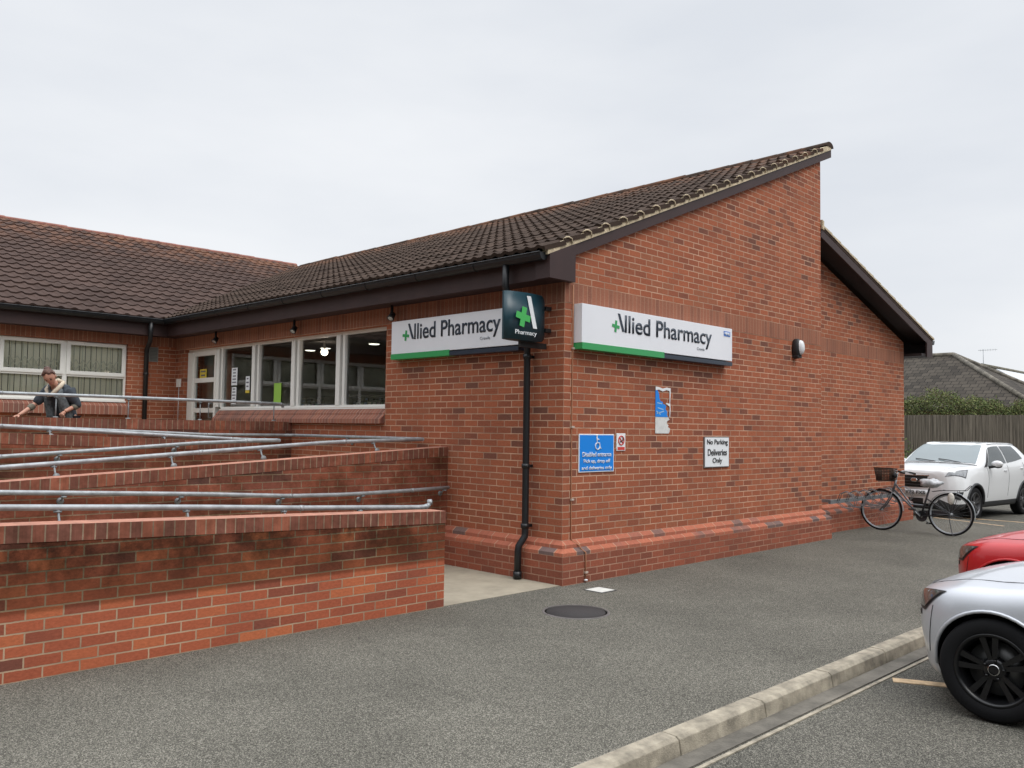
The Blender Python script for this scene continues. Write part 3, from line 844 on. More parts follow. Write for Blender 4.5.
# ---- wing windows
m_blind = mat('vertical blind', (.88, .87, .72), .8, noise=.06, nscale=2)
m_net = mat('lattice net', (.72, .74, .64), .8)
def wing_window(x0, x1, nmod):
    """white casement window, modules of about 1 m"""
    y = 9.78
    w = MB()
    zA, zM, zB_ = 2.03, 2.455, 3.045
    w.box(x0, x1, y, y+.07, zA, zA+.055); w.box(x0, x1, y, y+.07, zB_-.05, zB_); w.box(x0, x1, y, y+.07, zM-.03, zM+.03)
    w.box(x0-.0, x1, y-.05, y, zA-.03, zA)
    mod = (x1-x0)/nmod
    for i in range(nmod+1):
        cx = x0+mod*i; a = max(x0, cx-.035); b_ = min(x1, cx+.035)
        w.box(a, b_, y+.001, y+.069, zA+.055, zM-.03); w.box(a, b_, y+.001, y+.069, zM+.03, zB_-.05)
    f = w.build('window', m_white, B)
    s = MB()
    for i in range(nmod):        # opening top lights stand proud
        a, b_ = x0+mod*i+.02, x0+mod*(i+1)-.02
        z0, z1 = zM+.005, zB_-.012
        t = .062
        s.box(a, b_, y-.022, y-.001, z0, z0+t); s.box(a, b_, y-.022, y-.001, z1-t, z1)
        s.box(a, a+t, y-.022, y-.001, z0+t, z1-t); s.box(b_-t, b_, y-.022, y-.001, z0+t, z1-t)
        if i == nmod-1: s.box((a+b_)/2-.22, (a+b_)/2+.22, y-.035, y-.022, z1-.04, z1-.012)
    s.build('casement', m_white, f)
    p = MB(); p.face([(x0, y+.03, zA), (x1, y+.03, zA), (x1, y+.03, zB_), (x0, y+.03, zB_)]); p.build('glass_pane', m_glassw, f)
    b = MB(); xx = x0+.03
    while xx < x1-.1:
        b.obox((xx+.05, y+.085, (zA+zB_)/2), (1, .12+random.uniform(-.06, .06), 0), (0, 1, 0), (0, 0, 1), .085, .004, zB_-zA)
        xx += .092
    bo = b.build('blind', m_blind, f)
    nb = MB()
    for (za, zb2) in ((zM+.09, zM+.27), ):
        xx = x0+.06
        while xx < x1-.12:
            nb.bar((xx, y+.05, za), (xx+.11, y+.05, zb2), .012, .003, (0, 1, 0)); nb.bar((xx+.11, y+.052, za), (xx, y+.052, zb2), .012, .003, (0, 1, 0)); xx += .115
    xx = x0+.06
    while xx < x1: nb.box(xx, xx+.012, y+.054, y+.058, zA, zB_); xx += .16+random.uniform(-.02, .02)
    nb.build('net_curtain', m_net, f)
    # dark room behind
wing_window(-4.98, -.87, 4)
wing_window(-10.3, -6.2, 4)
g = MB(); g.box(-16, .0, 10.3, 10.32, .7, 3.3); g.box(-16, 0, 10.0, 10.3, 3.25, 3.27); g.build('interior_wall', m_room, B)
# projecting brick sill below wing windows
for (a, b_) in ((-4.98, -.83), (-10.3, -6.16)):
    g = MB()
    prof = [(9.78, 2.0), (9.70, 1.975), (9.62, 1.93), (9.62, 1.78), (9.70, 1.78)]
    for i in range(len(prof)-1):
        p, q = prof[i], prof[i+1]
        P = [(a, p[0], p[1]), (b_, p[0], p[1]), (b_, q[0], q[1]), (a, q[0], q[1])]
        g.face(P[::-1], uv=[(v[0], .1) for v in P[::-1]])
    g.face([(b_, p[0], p[1]) for p in prof][::-1])
    g.face([(a, p[0], p[1]) for p in prof])
    g.build('window_sill', m_sill, B)

# ------------------------------------------------------------------ ramp walls
def ramp_wall(label, y0, y1, x0, x1, top, m, end_r=True, zbase=-.1, ch=.11):
    """top: function X->z of the upper edge. header coping of height ch, 4 mm proud"""
    t = thing('ramp_wall', label, 'wall', ((x0+x1)/2, y0, 0))
    n = 24; xs = [x0+(x1-x0)*i/n for i in range(n+1)]
    kinks = [x for x in getattr(top, 'k', []) if x0 < x < x1]
    xs = sorted(set(xs+kinks))
    g = MB()
    poly = [(x, top(x)-ch) for x in xs]
    g.prism([(x0, zbase)]+[(x1, zbase)]+poly[::-1], 'y', y0, y1)
    g.build('brickwork', m, t)
    c = MB(); e = .004
    for a, b_ in zip(xs[:-1], xs[1:]):
        za, zb_ = top(a), top(b_)
        A = [(a, y0-e, za-ch), (b_, y0-e, zb_-ch), (b_, y0-e, zb_), (a, y0-e, za)]
        c.face(A, uv=[(v[0], .1) for v in A])
        A = [(b_, y1+e, zb_-ch), (a, y1+e, za-ch), (a, y1+e, za), (b_, y1+e, zb_)]
        c.face(A, uv=[(v[0], .1) for v in A])
        A = [(a, y0-e, za), (b_, y0-e, zb_), (b_, y1+e, zb_), (a, y1+e, za)]
        c.face(A, m=1)
        A = [(a, y0-e, za-ch), (a, y1+e, za-ch), (b_, y1+e, zb_-ch), (b_, y0-e, zb_-ch)]
        c.face(A)
    for xe, o_ in ((x0-e, -1), (x1+e, 1)):
        xx = x0 if o_ < 0 else x1
        A = [(xe, y0-e, top(xx)-ch), (xe, y1+e, top(xx)-ch), (xe, y1+e, top(xx)), (xe, y0-e, top(xx))]
        if o_ < 0: A = A[::-1]
        c.face(A, uv=[(xx+.02+.01*k, .1) for k in range(4)])
        # little strips joining proud cap
        B_ = [(xx, y0-e, top(xx)), (xe, y0-e, top(xx)), (xe, y1+e, top(xx)), (xx, y1+e, top(xx))]
        c.face(B_ if o_ > 0 else B_[::-1], m=1)
        B_ = [(xx, y0-e, top(xx)-ch), (xe, y0-e, top(xx)-ch), (xe, y0-e, top(xx)), (xx, y0-e, top(xx))]
        c.face(B_ if o_ > 0 else B_[::-1], uv=[(xx, .1)]*4)
    c.build('coping', [m_cope, m_copetop], t)
    return t
t1 = lambda X: .868+(-1.70-X)*.0305
ramp_wall('front brick ramp wall with stained dark top courses and brighter orange courses low down', -.09, .125, -9.4, -1.71, t1, m_ramp)
t2 = lambda X: 1.40+X*.056
ramp_wall('second brick ramp wall, rising to the right until it meets the building beside the corner pier', 1.87, 2.085, -9.4, -.001, t2, m_ramp2)
t3 = lambda X: 1.41+(-1.5-X)*.036
ramp_wall('middle brick ramp wall almost hidden between the crossing pairs of handrails', 3.70, 3.915, -7.5, -1.50, t3, m_ramp2)
t4 = lambda X: 1.685
ramp_wall('level top brick wall in front of the woman and the shop door', 5.50, 5.715, -7.5, -.001, t4, m_ramp2, ch=.13)
g = MB(); g.box(-9.6, -9.4, -.09, 9.7, -.1, 1.2)
props(g.build('ramp_end_wall', m_ramp2), 'brick wall closing the left end of the ramp beyond the picture edge', 'wall')

# ------------------------------------------------------------------ handrails
def rail(label, pts, posts, r=.0215, wall=None, stems=()):
    """posts: list of (point on rail, foot point)"""
    t = thing('handrail', label, 'handrail', pts[0], 0, 'tubular steel handrails of the ramp')
    MB().tube(pts, r, 14).build('rail_tube', m_galv, t)
    for (a, b_) in posts:
        a = Vector(a); b_ = Vector(b_)
        g = MB()
        g.tube([a, a+(b_-a)*.5+Vector((0, 0, -.02)), b_], .009, 8)
        dn = (b_-a); 
        ax = Vector((0, dn.y, 0)) if abs(dn.y) >= abs(dn.x) and abs(dn.y) > .02 else (Vector((dn.x, 0, 0)) if abs(dn.x) > .02 else Vector((0, 0, -1)))
        ax.normalize()
        g.lathe([(0, -.012), (.028, -.010), (.031, -.002), (.031, .004), (0, .005)], b_, ax, 16)
        g.lathe([(0, 0), (.026, 0), (.028, .012), (0, .014)], a+Vector((0, 0, -.034)), (0, 0, 1), 12)
        g.build('bracket', m_galvd, t)
    # joint sleeves
    for i in range(1, len(pts)-1, 3):
        a = Vector(pts[i]); d_ = (Vector(pts[i+1])-a).normalized()
        MB().tube([a-d_*.02, a+d_*.02], r+.0025, 12).build('collar', m_galv, t)
    return t
def arc(c, a, b, n=5):
    """quadratic bend from a to b with corner c"""
    c, a, b = Vector(c), Vector(a), Vector(b)
    return [tuple(a*(1-t)**2+c*2*t*(1-t)+b*t*t) for t in [i/n for i in range(n+1)]]
yr1 = .20
rail('front handrail just above the coping of the long front ramp wall',
     [(-9.2, yr1, 1.29), (-7, yr1, 1.165), (-5.27, yr1, 1.068), (-3.91, yr1, .997), (-3.04, yr1, .945), (-2.2, yr1, .905), (-1.80, yr1, .885)]+arc((-1.64, yr1, .882), (-1.74, yr1, .884), (-1.66, .20, .95))[1:],
     [((x, yr1, z), (x, .128, z-.13)) for x, z in ((-4.92, 1.05), (-4.02, 1.002), (-3.2, .953), (-2.45, .917))]+[((-6.6, yr1, 1.143), (-6.6, .128, 1.02))])
yr2 = 1.79
rail('handrail fixed along the face of the second ramp wall, bending up level near the building',
     [(-9.2, yr2, 1.27), (-7, yr2, 1.17), (-4.86, yr2, 1.05), (-3.17, yr2, .965), (-2.2, yr2, .905), (-1.6, yr2, .892), (-1.3, yr2, .892), (-.6, yr2, .90), (-.05, yr2, .912)],
     [((x, yr2, z), (x, 1.866, z-.07)) for x, z in ((-4.38, 1.022), (-3.35, .973), (-2.29, .91), (-1.3, .892), (-.12, .91))])
yr3 = 2.17
rail('handrail rising to the right behind the coping of the second ramp wall',
     [(-9.2, yr3, .98), (-7, yr3, 1.10), (-4.77, yr3, 1.235), (-3.96, yr3, 1.285), (-3.0, yr3, 1.35), (-2.0, yr3, 1.415), (-1.62, yr3, 1.44), (-1.3, yr3, 1.455), (-.5, yr3, 1.475)]+arc((-.08, yr3, 1.485), (-.25, yr3, 1.48), (-.08, 2.35, 1.485))[1:]+[(-.08, 3.2, 1.487), (-.08, 5.10, 1.488)]+arc((-.08, 5.42, 1.485), (-.08, 5.25, 1.487), (-.25, 5.42, 1.485))+[(-1.4, 5.42, 1.487), (-4.0, 5.42, 1.58), (-7.4, 5.42, 1.72)],
     [((x, yr3, z), (x, 2.088, z-.11)) for x, z in ((-4.35, 1.26), (-3.3, 1.33), (-2.35, 1.392), (-.9, 1.462))]+[((-.08, 3.9, 1.487), (-.004, 3.9, 1.40))])
yr4, yr5 = 3.62, 3.99
rail('handrail doubled round the middle ramp wall, pointed loop at its right end',
     [(-7.4, yr4, 1.07), (-4.41, yr4, 1.275), (-3.45, yr4, 1.335), (-2.34, yr4, 1.41), (-1.75, yr4, 1.432), (-1.45, yr4, 1.437)]+arc((-1.25, yr4, 1.44), (-1.35, yr4, 1.438), (-1.22, 3.8, 1.44))[1:]+arc((-1.25, yr5, 1.44), (-1.22, 3.8, 1.44), (-1.4, yr5, 1.44))[1:]+[(-1.75, yr5, 1.452), (-2.15, yr5, 1.472), (-3.32, yr5, 1.53), (-4.32, yr5, 1.58), (-7.4, yr5, 1.73)],
     [((x, yr4, z), (x, 3.697, z-.07)) for x, z in ((-3.85, 1.31), (-2.6, 1.393))]+[((x, yr5, z), (x, 3.918, z-.08)) for x, z in ((-3.85, 1.556), (-2.6, 1.494))])
yr6 = 5.56
rail('level top handrail in front of the woman and the shop door',
     [(-7.4, yr6, 1.975), (-3.93, yr6, 1.972), (-2.75, yr6, 1.972), (-1.40, yr6, 1.965), (-.5, yr6, 1.958), (-.25, yr6, 1.956)]+arc((-.13, yr6, 1.956), (-.22, yr6, 1.956), (-.13, yr6, 1.90))[1:],
     [((-1.43, yr6, 1.965), (-1.43, yr6, 1.69)), ((-.28, yr6, 1.956), (-.28, yr6, 1.70)), ((-2.42, yr6, 1.970), (-2.42, yr6, 1.69)), ((-3.31, yr6, 1.971), (-3.31, yr6, 1.69)), ((-5.4, yr6, 1.972), (-5.4, yr6, 1.69))])

# ------------------------------------------------------------------ lettering
_fc = None
def text_mesh(name, s, o, right, upv, w, h, mt, parent, ext=.003, lift=.002, world=True, bold=0):
    """lettering fitted so its ink box is w wide and h high with lower-left corner o"""
    cu = bpy.data.curves.new(name, 'FONT'); cu.body = s; cu.size = 1; cu.extrude = 0; cu.offset = bold
    ob = bpy.data.objects.new('tmp', cu); C.objects.link(ob)
    dg = bpy.context.evaluated_depsgraph_get()
    me = bpy.data.meshes.new_from_object(ob.evaluated_get(dg))
    bpy.data.objects.remove(ob)
    xs = [v.co.x for v in me.vertices]; ys_ = [v.co.y for v in me.vertices]
    x0, x1, y0, y1 = min(xs), max(xs), min(ys_), max(ys_)
    right = Vector(right); upv = Vector(upv); nn = right.cross(upv)
    o = Vector(o)
    bm = bmesh.new(); bm.from_mesh(me)
    for v in bm.verts:
        v.co = o+right*((v.co.x-x0)/(x1-x0)*w)+upv*((v.co.y-y0)/(y1-y0)*h)+nn*lift
    r_ = bmesh.ops.extrude_face_region(bm, geom=bm.faces[:])
    for e in r_['geom']:
        if isinstance(e, bmesh.types.BMVert): e.co += nn*ext
    bmesh.ops.recalc_face_normals(bm, faces=bm.faces)
    bm.to_mesh(me); bm.free()
    me.materials.clear(); me.materials.append(mt)
    me.name = name
    q = bpy.data.objects.new(name, me); C.objects.link(q)
    if parent: adopt(q, parent, world)
    return q
def plate(name, pts, right, upv, o, mt, parent, th=.003, lift=.002, world=True):
    """flat polygon with thickness; pts in (u,v) metres on the plane"""
    o = Vector(o); right = Vector(right); upv = Vector(upv); nn = right.cross(upv)
    ar = sum(pts[i][0]*pts[(i+1) % len(pts)][1]-pts[(i+1) % len(pts)][0]*pts[i][1] for i in range(len(pts)))
    if ar < 0: pts = pts[::-1]
    A = [o+right*u+upv*v+nn*lift for u, v in pts]; B_ = [p+nn*th for p in A]
    g = MB(); g.face(A[::-1]); g.face(B_)
    for i in range(len(pts)):
        j = (i+1) % len(pts); g.face([A[i], A[j], B_[j], B_[i]])
    return g.build(name, mt, parent, world)
def plus_pts(cx, cy, a, b, rot=0):
    P = [(-b, -a), (b, -a), (b, -b), (a, -b), (a, b), (b, b), (b, a), (-b, a), (-b, b), (-a, b), (-a, -b), (-b, -b)]
    c, s = math.cos(rot), math.sin(rot)
    return [(cx+x*c-y*s, cy+x*s+y*c) for x, y in P]

def fascia_sign(label, o, right, length, split, tx0, t_w, plus_u, nhs):
    """o = lower left corner on the wall; box 0.12 deep"""
    o = Vector(o); right = Vector(right); Z = Vector((0, 0, 1)); nn = right.cross(Z)
    t = thing('shop_sign', label, 'sign', o)
    dep = .12
    g = MB()
    c = o+right*length/2+nn*dep/2+Z*.265
    g.obox(c, right, nn, Z, length, dep, .43)
    g.build('sign_panel', m_sign, t, bevel=.004)
    g = MB(); L_ = split
    c = o+right*L_/2+nn*(dep/2+.004)+Z*.012; g.obox(c+Z*.010, right, nn, Z, L_, dep+.008, .07)
    g.build('trim_strip', m_green, t)
    g = MB(); L2 = length-split
    c = o+right*(split+L2/2)+nn*(dep/2+.002)+Z*.012; g.obox(c+Z*.0, right, nn, Z, L2, dep+.004, .05)
    g.build('trim_strip', m_navy, t)
    F = o+nn*dep
    zb_ = .235; caph = .185
    # slash of the A
    plate('lettering', [(tx0-.004, zb_+caph+.012), (tx0+.034, zb_+caph+.012), (tx0+.120, zb_-.002), (tx0+.080, zb_-.002)], right, Z, F, m_navy, t)
    text_mesh('lettering', 'llied Pharmacy', F+right*(tx0+.125)+Z*(zb_-.072), right, Z, t_w-.125, caph+.077, m_navy, t, bold=.012)
    plate('cross_mark', plus_pts(plus_u+.015, zb_+.048, .066, .017, -.12), right, Z, F, m_green, t)
    text_mesh('small_lettering', 'Crowle', F+right*(tx0+t_w-.34)+Z*(zb_-.095), right, Z, .17, .035, m_grey, t)
    if nhs:
        plate('badge', [(length-.21, .37), (length-.055, .37), (length-.055, .435), (length-.21, .435)], right, Z, F, m_nhs, t)
        text_mesh('badge_lettering', 'NHS', F+right*(length-.195)+Z*.382+nn*.003, right, Z, .125, .042, m_wtxt, t, bold=.03)
    return t
fascia_sign('long white pharmacy sign with green and navy lower edge on the tall gable wall', (.15, 0, 2.515), (1, 0, 0), 3.06, 1.51, .62, 1.94, .565, True)
fascia_sign('white pharmacy sign under the eaves between the shop window and the corner downpipe', (0, 2.90, 2.515), (0, -1, 0), 2.33, 1.16, .35, 1.69, .29, False)

# projecting blade sign with bowed faces, plane facing -Y
t = thing('projecting_sign', 'dark teal projecting sign with a green cross and white slash near the corner', 'sign', (-.4, .22, 2.56))
m_teal = mat('sign teal', (.012, .045, .062), .35)
g = MB(); x0, x1 = -.71, -.09
n = 14; fr_, bk = [], []
for i in range(n+1):
    u = i/n; x = x0+(x1-x0)*u
    bow = .075*math.sin(math.pi*min(1, u*1.0))**.6 if 0 < u < 1 else 0
    fr_.append((x, .22-.012-bow)); bk.append((x, .22+.012+bow))
def ztop(x): u = (x-x0)/(x1-x0); return 3.06-(.06*max(0, (u-.85)/.15))
def zbot(x): u = (x-x0)/(x1-x0); return 2.56+(.06*max(0, (u-.85)/.15))
for i in range(n):
    a, b_ = fr_[i], fr_[i+1]
    g.face([(a[0], a[1], zbot(a[0])), (b_[0], b_[1], zbot(b_[0])), (b_[0], b_[1], ztop(b_[0])), (a[0], a[1], ztop(a[0]))], smooth=True)
    c, d_ = bk[i], bk[i+1]
    g.face([(d_[0], d_[1], zbot(d_[0])), (c[0], c[1], zbot(c[0])), (c[0], c[1], ztop(c[0])), (d_[0], d_[1], ztop(d_[0]))], smooth=True)
    g.face([(a[0], a[1], ztop(a[0])), (b_[0], b_[1], ztop(b_[0])), (d_[0], d_[1], ztop(d_[0])), (c[0], c[1], ztop(c[0]))])
    g.face([(c[0], c[1], zbot(c[0])), (d_[0], d_[1], zbot(d_[0])), (b_[0], b_[1], zbot(b_[0])), (a[0], a[1], zbot(a[0]))])
for i, q in ((0, 0), (n, 1)):
    a, c = fr_[i], bk[i]
    P = [(c[0], c[1], zbot(a[0])), (a[0], a[1], zbot(a[0])), (a[0], a[1], ztop(a[0])), (c[0], c[1], ztop(a[0]))]
    g.face(P if q == 0 else P[::-1])
g.build('sign_case', m_teal, t)
for bb in ((-.09, -.001, .19, .25, 2.68, 2.72), (-.09, -.001, .19, .25, 2.92, 2.96), (-.42, -.02, .24, .28, 2.50, 2.56)):
    MB().box(*bb).build('bracket', m_dark, t)
yb = .22-.012-.075-.004
F = Vector((0, yb, 0)); X1, Z1 = Vector((1, 0, 0)), Vector((0, 0, 1))
plate('cross_mark', plus_pts(-.505, 2.80, .105, .034, -.2), X1, Z1, F, mat('sign bright green', (.06, .45, .10), .4), t)
plate('slash_mark', [(-.455, 3.025), (-.395, 3.025), (-.295, 2.69), (-.355, 2.69)], X1, Z1, F, m_wtxt, t)
text_mesh('lettering', 'Pharmacy', (-.62, yb, 2.60), X1, Z1, .32, .06, m_wtxt, t)

# ---- wall notices on the gable wall (Y = 0)
YW = -.0
def notice(name, label, x0, x1, z0, z1, mt, border=None, cat='sign', th=.012, y=0):
    t = thing(name, label, cat, ((x0+x1)/2, y, z0))
    g = MB(); g.box(x0, x1, y-th, y-.001, z0, z1)
    g.build('board', border or mt, t, bevel=.003)
    if border:
        g = MB(); g.box(x0+.012, x1-.012, y-th-.002, y-th, z0+.012, z1-.012); g.build('face_panel', mt, t)
    return t
t = notice('notice_board', 'square blue disabled entrance notice low on the gable wall near the corner', .245, .855, 1.165, 1.585, m_blueg, m_wtxt)
F = -.0145
for s, z, w in (('Disabled entrance', 1.335, .50), ('Pick up, drop off', 1.255, .46), ('and deliveries only', 1.18, .52)):
    text_mesh('lettering', s, (.55-w/2, F, z), X1, Z1, w, .052, m_wtxt, t, bold=.012)
# wheelchair symbol
g = MB(); cx, cz = .555, 1.47
pts = [(cx+.038*math.cos(a), F-.004, cz-.018+.038*math.sin(a)) for a in [R(110+i*25) for i in range(11)]]
g.tube(pts, .006, 6)
g.tube([(cx-.012, F-.004, cz+.095), (cx-.01, F-.004, cz+.02), (cx+.03, F-.004, cz+.015), (cx+.045, F-.004, cz-.04), (cx+.06, F-.004, cz-.045)], .007, 6)
g.tube([(cx-.01, F-.004, cz+.06), (cx+.025, F-.004, cz+.055)], .006, 6)
g.ball((cx-.013, F-.004, cz+.1), .011, 6)
g.build('wheelchair_symbol', m_wtxt, t)
t = notice('notice_board', 'small white notice with a red ring and red foot beside the blue one', .905, 1.065, 1.395, 1.595, m_wtxt)
g = MB()
ring = [(.985+.05*math.cos(R(i*20)), -.015, 1.515+.05*math.sin(R(i*20))) for i in range(18)]
g.tube(ring, .007, 6, closed=True); g.tube([(.95, -.015, 1.55), (1.02, -.015, 1.48)], .007, 6); g.box(.92, 1.05, -.0145, -.012, 1.405, 1.44)
g.build('ring_mark', m_redg, t)
g = MB(); g.tube([(.965, -.016, 1.50), (1.01, -.016, 1.515)], .007, 6); g.tube([(1.01, -.016, 1.515), (1.015, -.016, 1.54)], .005, 6); g.build('symbol', m_dark, t)
t = notice('notice_board', 'white notice reading No Parking Deliveries Only in black', 2.71, 3.305, 1.165, 1.565, m_wtxt, mat('grey metal edge', (.2, .2, .2), .5), th=.02)
F = -.0225
for s, z, w in (('No Parking', 1.445, .50), ('Deliveries', 1.32, .46), ('Only', 1.205, .23)):
    text_mesh('lettering', s, (3.01-w/2, F, z), X1, Z1, w, .085, m_dark, t, bold=.01)
# torn notice: ragged pieces
t = thing('torn_poster', 'tall torn poster, blue above and white below, with most of its right half ripped off', 'poster', (1.8, 0, 1.6))
O_ = (0, -.002, 0)
plate('blue_paper', [(1.655, 1.80), (1.655, 2.12), (1.70, 2.12), (1.73, 2.07), (1.735, 2.02), (1.76, 1.99), (1.80, 1.985), (1.81, 1.96), (1.85, 1.95), (1.88, 1.93), (1.86, 1.90), (1.90, 1.86), (1.89, 1.83), (1.915, 1.80)], X1, Z1, O_, m_blueg, t)
plate('white_paper', [(1.655, 1.60), (1.655, 1.797), (1.92, 1.797), (1.95, 1.77), (1.90, 1.75), (1.89, 1.72), (1.93, 1.70), (1.91, 1.68), (1.96, 1.66), (1.95, 1.62), (1.93, 1.60)], X1, Z1, O_, mat('poster paper', (.68, .69, .67), .8, noise=.1, nscale=20), t)
plate('border_strip', [(1.655, 2.12), (1.655, 2.165), (1.72, 2.16), (1.80, 2.145), (1.88, 2.16), (1.965, 2.155), (1.965, 2.10), (1.955, 1.98), (1.965, 1.90), (1.955, 1.80), (1.945, 1.80), (1.948, 1.93), (1.91, 1.945), (1.87, 1.96), (1.87, 1.972), (1.945, 1.965), (1.943, 2.12), (1.88, 2.13), (1.80, 2.11), (1.72, 2.13)], X1, Z1, (0, -.005, 0), m_wtxt, t)
g = MB()
for a, b_ in (((1.69, 1.97), (1.79, 1.96)), ((1.70, 1.91), (1.82, 1.89)), ((1.68, 1.84), (1.83, 1.87)), ((1.67, 1.87), (1.76, 1.83))):
    g.bar((a[0], -.0065, a[1]), (b_[0], -.0065, b_[1]), .003, .012, (0, 0, 1))
g.build('scratch_marks', mat('torn pale blue', (.35, .55, .75), .8), t)

# bulkhead lamp
t = thing('bulkhead_lamp', 'black wall lamp with white oval lens high on the gable wall', 'lamp', (5.16, 0, 2.77))
g = MB(); g.lathe([(0, 0), (.13, 0), (.145, .02), (.14, .08), (.11, .11), (0, .115)], (0, 0, 0), (0, -1, 0), 28)
for i, v in enumerate(g.v): g.v[i] = Vector((5.16+v.x*.52, v.y, 2.885+v.z*1.05))
g.build('lamp_body', m_dark, t)
g = MB(); g.lathe([(.115, .10), (.10, .135), (.06, .155), (0, .16)], (0, 0, 0), (0, -1, 0), 28)
for i, v in enumerate(g.v): g.v[i] = Vector((5.165+v.x*.55, v.y, 2.90+v.z*.98))
g.build('lens', m_lampw, t)
g = MB(); g.box(5.10, 5.22, -.10, -.001, 2.745, 2.785); g.build('sensor', m_dark, t, bevel=.008)
# thin cable on the corner
t = thing('wall_cable', 'thin orange brown cable clipped down the gable wall beside the corner', 'cable', (.13, 0, 0))
MB().tube([(.125, -.008, 3.2), (.13, -.008, 2.5), (.125, -.008, 1.5), (.135, -.008, .47), (.15, -.012, .44), (.20, -.075, .39), (.21, -.085, .36), (.24, -.128, .32), (.245, -.125, .03)], .0075, 8).build('cable_run', m_cable, t)
g = MB()
for x, y, z in ((.13, -.012, 2.5), (.13, -.012, 1.65), (.135, -.012, .87), (.244, -.128, .1)): g.box(x-.015, x+.03, y-.01, y+.01, z, z+.02)
g.build('clip', mat('pale clip', (.5, .42, .35), .6), t)
g = MB(); g.lathe([(0, 0), (.02, 0), (.022, .015), (0, .02)], (.245, -.13, .02), (0, 0, 1), 10); g.build('end_cap', m_lampw, t)
# spotlights under the eaves
for i, (yy, lb) in enumerate([(7.9, 'small black spotlight under the eaves above the shop door'), (5.35, 'small black spotlight under the eaves above the middle window mullion'), (2.93, 'small black spotlight under the eaves at the left end of the shop sign')]):
    t = thing('spotlight', lb, 'spotlight', (-.10, yy, 3.08), 0, 'black spotlights under the eaves')
    MB().tube([(0, 0, .14), (0, 0, .05), (0, 0, .03)], [.02, .02, .03], 8).build('bracket', m_dark, t, world=False)
    MB().lathe([(0, -.05), (.035, -.045), (.045, .03), (.05, .05), (.0, .045)], (0, 0, 0), (-.6, -.2, -.75), 16).build('lamp_head', m_dark, t, world=False)
    MB().lathe([(.036, .051), (0, .056)], (0, 0, 0), (-.6, -.2, -.75), 16).build('lens', m_lens, t, world=False)
# intercom
t = notice('entry_intercom', 'small white plastic box on the bricks left of the shop door', 0, 0, 0, 0, m_white, cat='intercom') if False else None
t = thing('entry_intercom', 'small white plastic box on the bricks left of the shop door', 'intercom', (0, 9.5, 2.3))
MB().box(-.03, -.001, 9.42, 9.58, 2.31, 2.46).build('case', m_white, t, bevel=.006)
MB().tube([(-.008, 9.5, 2.31), (-.008, 9.5, 1.7)], .006, 6).build('cable', m_lampw, t)
# posters on the glass
def poster(label, y0, y1, z0, z1, mt, marks=None, x=XF+.03):
    t = thing('poster', label, 'poster', (x, (y0+y1)/2, z0), 0)
    MB().box(x-.003, x+.001, y0, y1, z0, z1).build('sheet', mt, t)
    if marks:
        g = MB(); random.seed(int(y0*100))
        for k in range(marks):
            zz = z1-(k+.8)*(z1-z0)/(marks+.6); w_ = random.uniform(.4, .75)*(y1-y0)
            g.box(x-.006, x-.003, (y0+y1)/2-w_/2, (y0+y1)/2+w_/2, zz, zz+.3*(z1-z0)/marks)
        g.build('print', mat('poster print', (.12, .12, .16), .7), t)
poster('upper white poster with dark print on the window next to the shop door', 7.50, 7.70, 2.30, 2.60, m_wtxt, 5)
poster('lower white poster with dark print on the window next to the shop door', 7.52, 7.68, 1.98, 2.27, m_wtxt, 5)
poster('narrow white notice with a yellow foot on the window next to the shop door', 7.07, 7.20, 2.21, 2.44, m_wtxt, 3)
MB().box(XF+.026, XF+.0305, 7.07, 7.20, 2.16, 2.207).build('poster_foot', m_amber, None)
o = bpy.data.objects['poster_foot']; pz = [q for q in bpy.data.objects if q.name.startswith('poster') and q.get('label', '').startswith('narrow')][0]; adopt(o, pz)
poster('bright lime green poster in the middle shop window', 6.05, 6.27, 1.95, 2.30, m_lime)
poster('yellow warning sticker on the shop door glass', 8.62, 8.88, 2.44, 2.62, m_amber, 2, x=XF+.015)

# covers in the asphalt
t = thing('manhole_cover', 'round dark manhole cover in the asphalt in front of the corner', 'manhole cover', (-.96, -1.03, 0))
MB().lathe([(0, .004), (.265, .004), (.265, 0), (.28, 0)], (0, 0, 0), (0, 0, 1), 48).build('cover_plate', mat('dark bitumen', (.035, .032, .032), .85, bump=.5, bscale=150), t, world=False)
MB().lathe([(.282, -.001), (.282, .006), (.30, .006), (.305, -.001)], (0, 0, 0), (0, 0, 1), 48).build('cover_rim', mat('worn iron', (.11, .10, .095), .7, noise=.3), t, world=False)
t = thing('inspection_cover', 'small square white painted cover in the asphalt by the wall corner', 'inspection cover', (.03, -.5, 0))
MB().box(-.105, .105, -.105, .105, -.01, .006).build('cover_plate', mat('worn white paint', (.60, .60, .56), .8, noise=.12, nscale=20), t, world=False)
MB().box(-.125, .125, -.125, .125, -.01, .003).build('cover_rim', m_plast, t, world=False)
# parking bay lines
m_pl = m_yline
def line(a, b, w, z, lb, nm='bay_line'):
    g = MB(); g.bar(Vector((a[0], a[1], z)), Vector((b[0], b[1], z)), w, .006); props(g.build(nm, m_yline), lb, kind='structure')
line((-.66, -3.70), (1.45, -8.0), .10, ZR-.001, 'faded orange white parking bay line beside the silver car')
line((1.95, -3.66), (1.95, -8.4), .10, ZR-.001, 'faded parking bay line between silver and red cars')
line((11.9, .9), (12.05, -3.0), .06, ZR+.055, 'thin pale line painted across the slope in front of the white car')
line((11.15, .1), (10.55, -1.3), .05, .001, 'thin pale line on the forecourt beyond the bicycle')

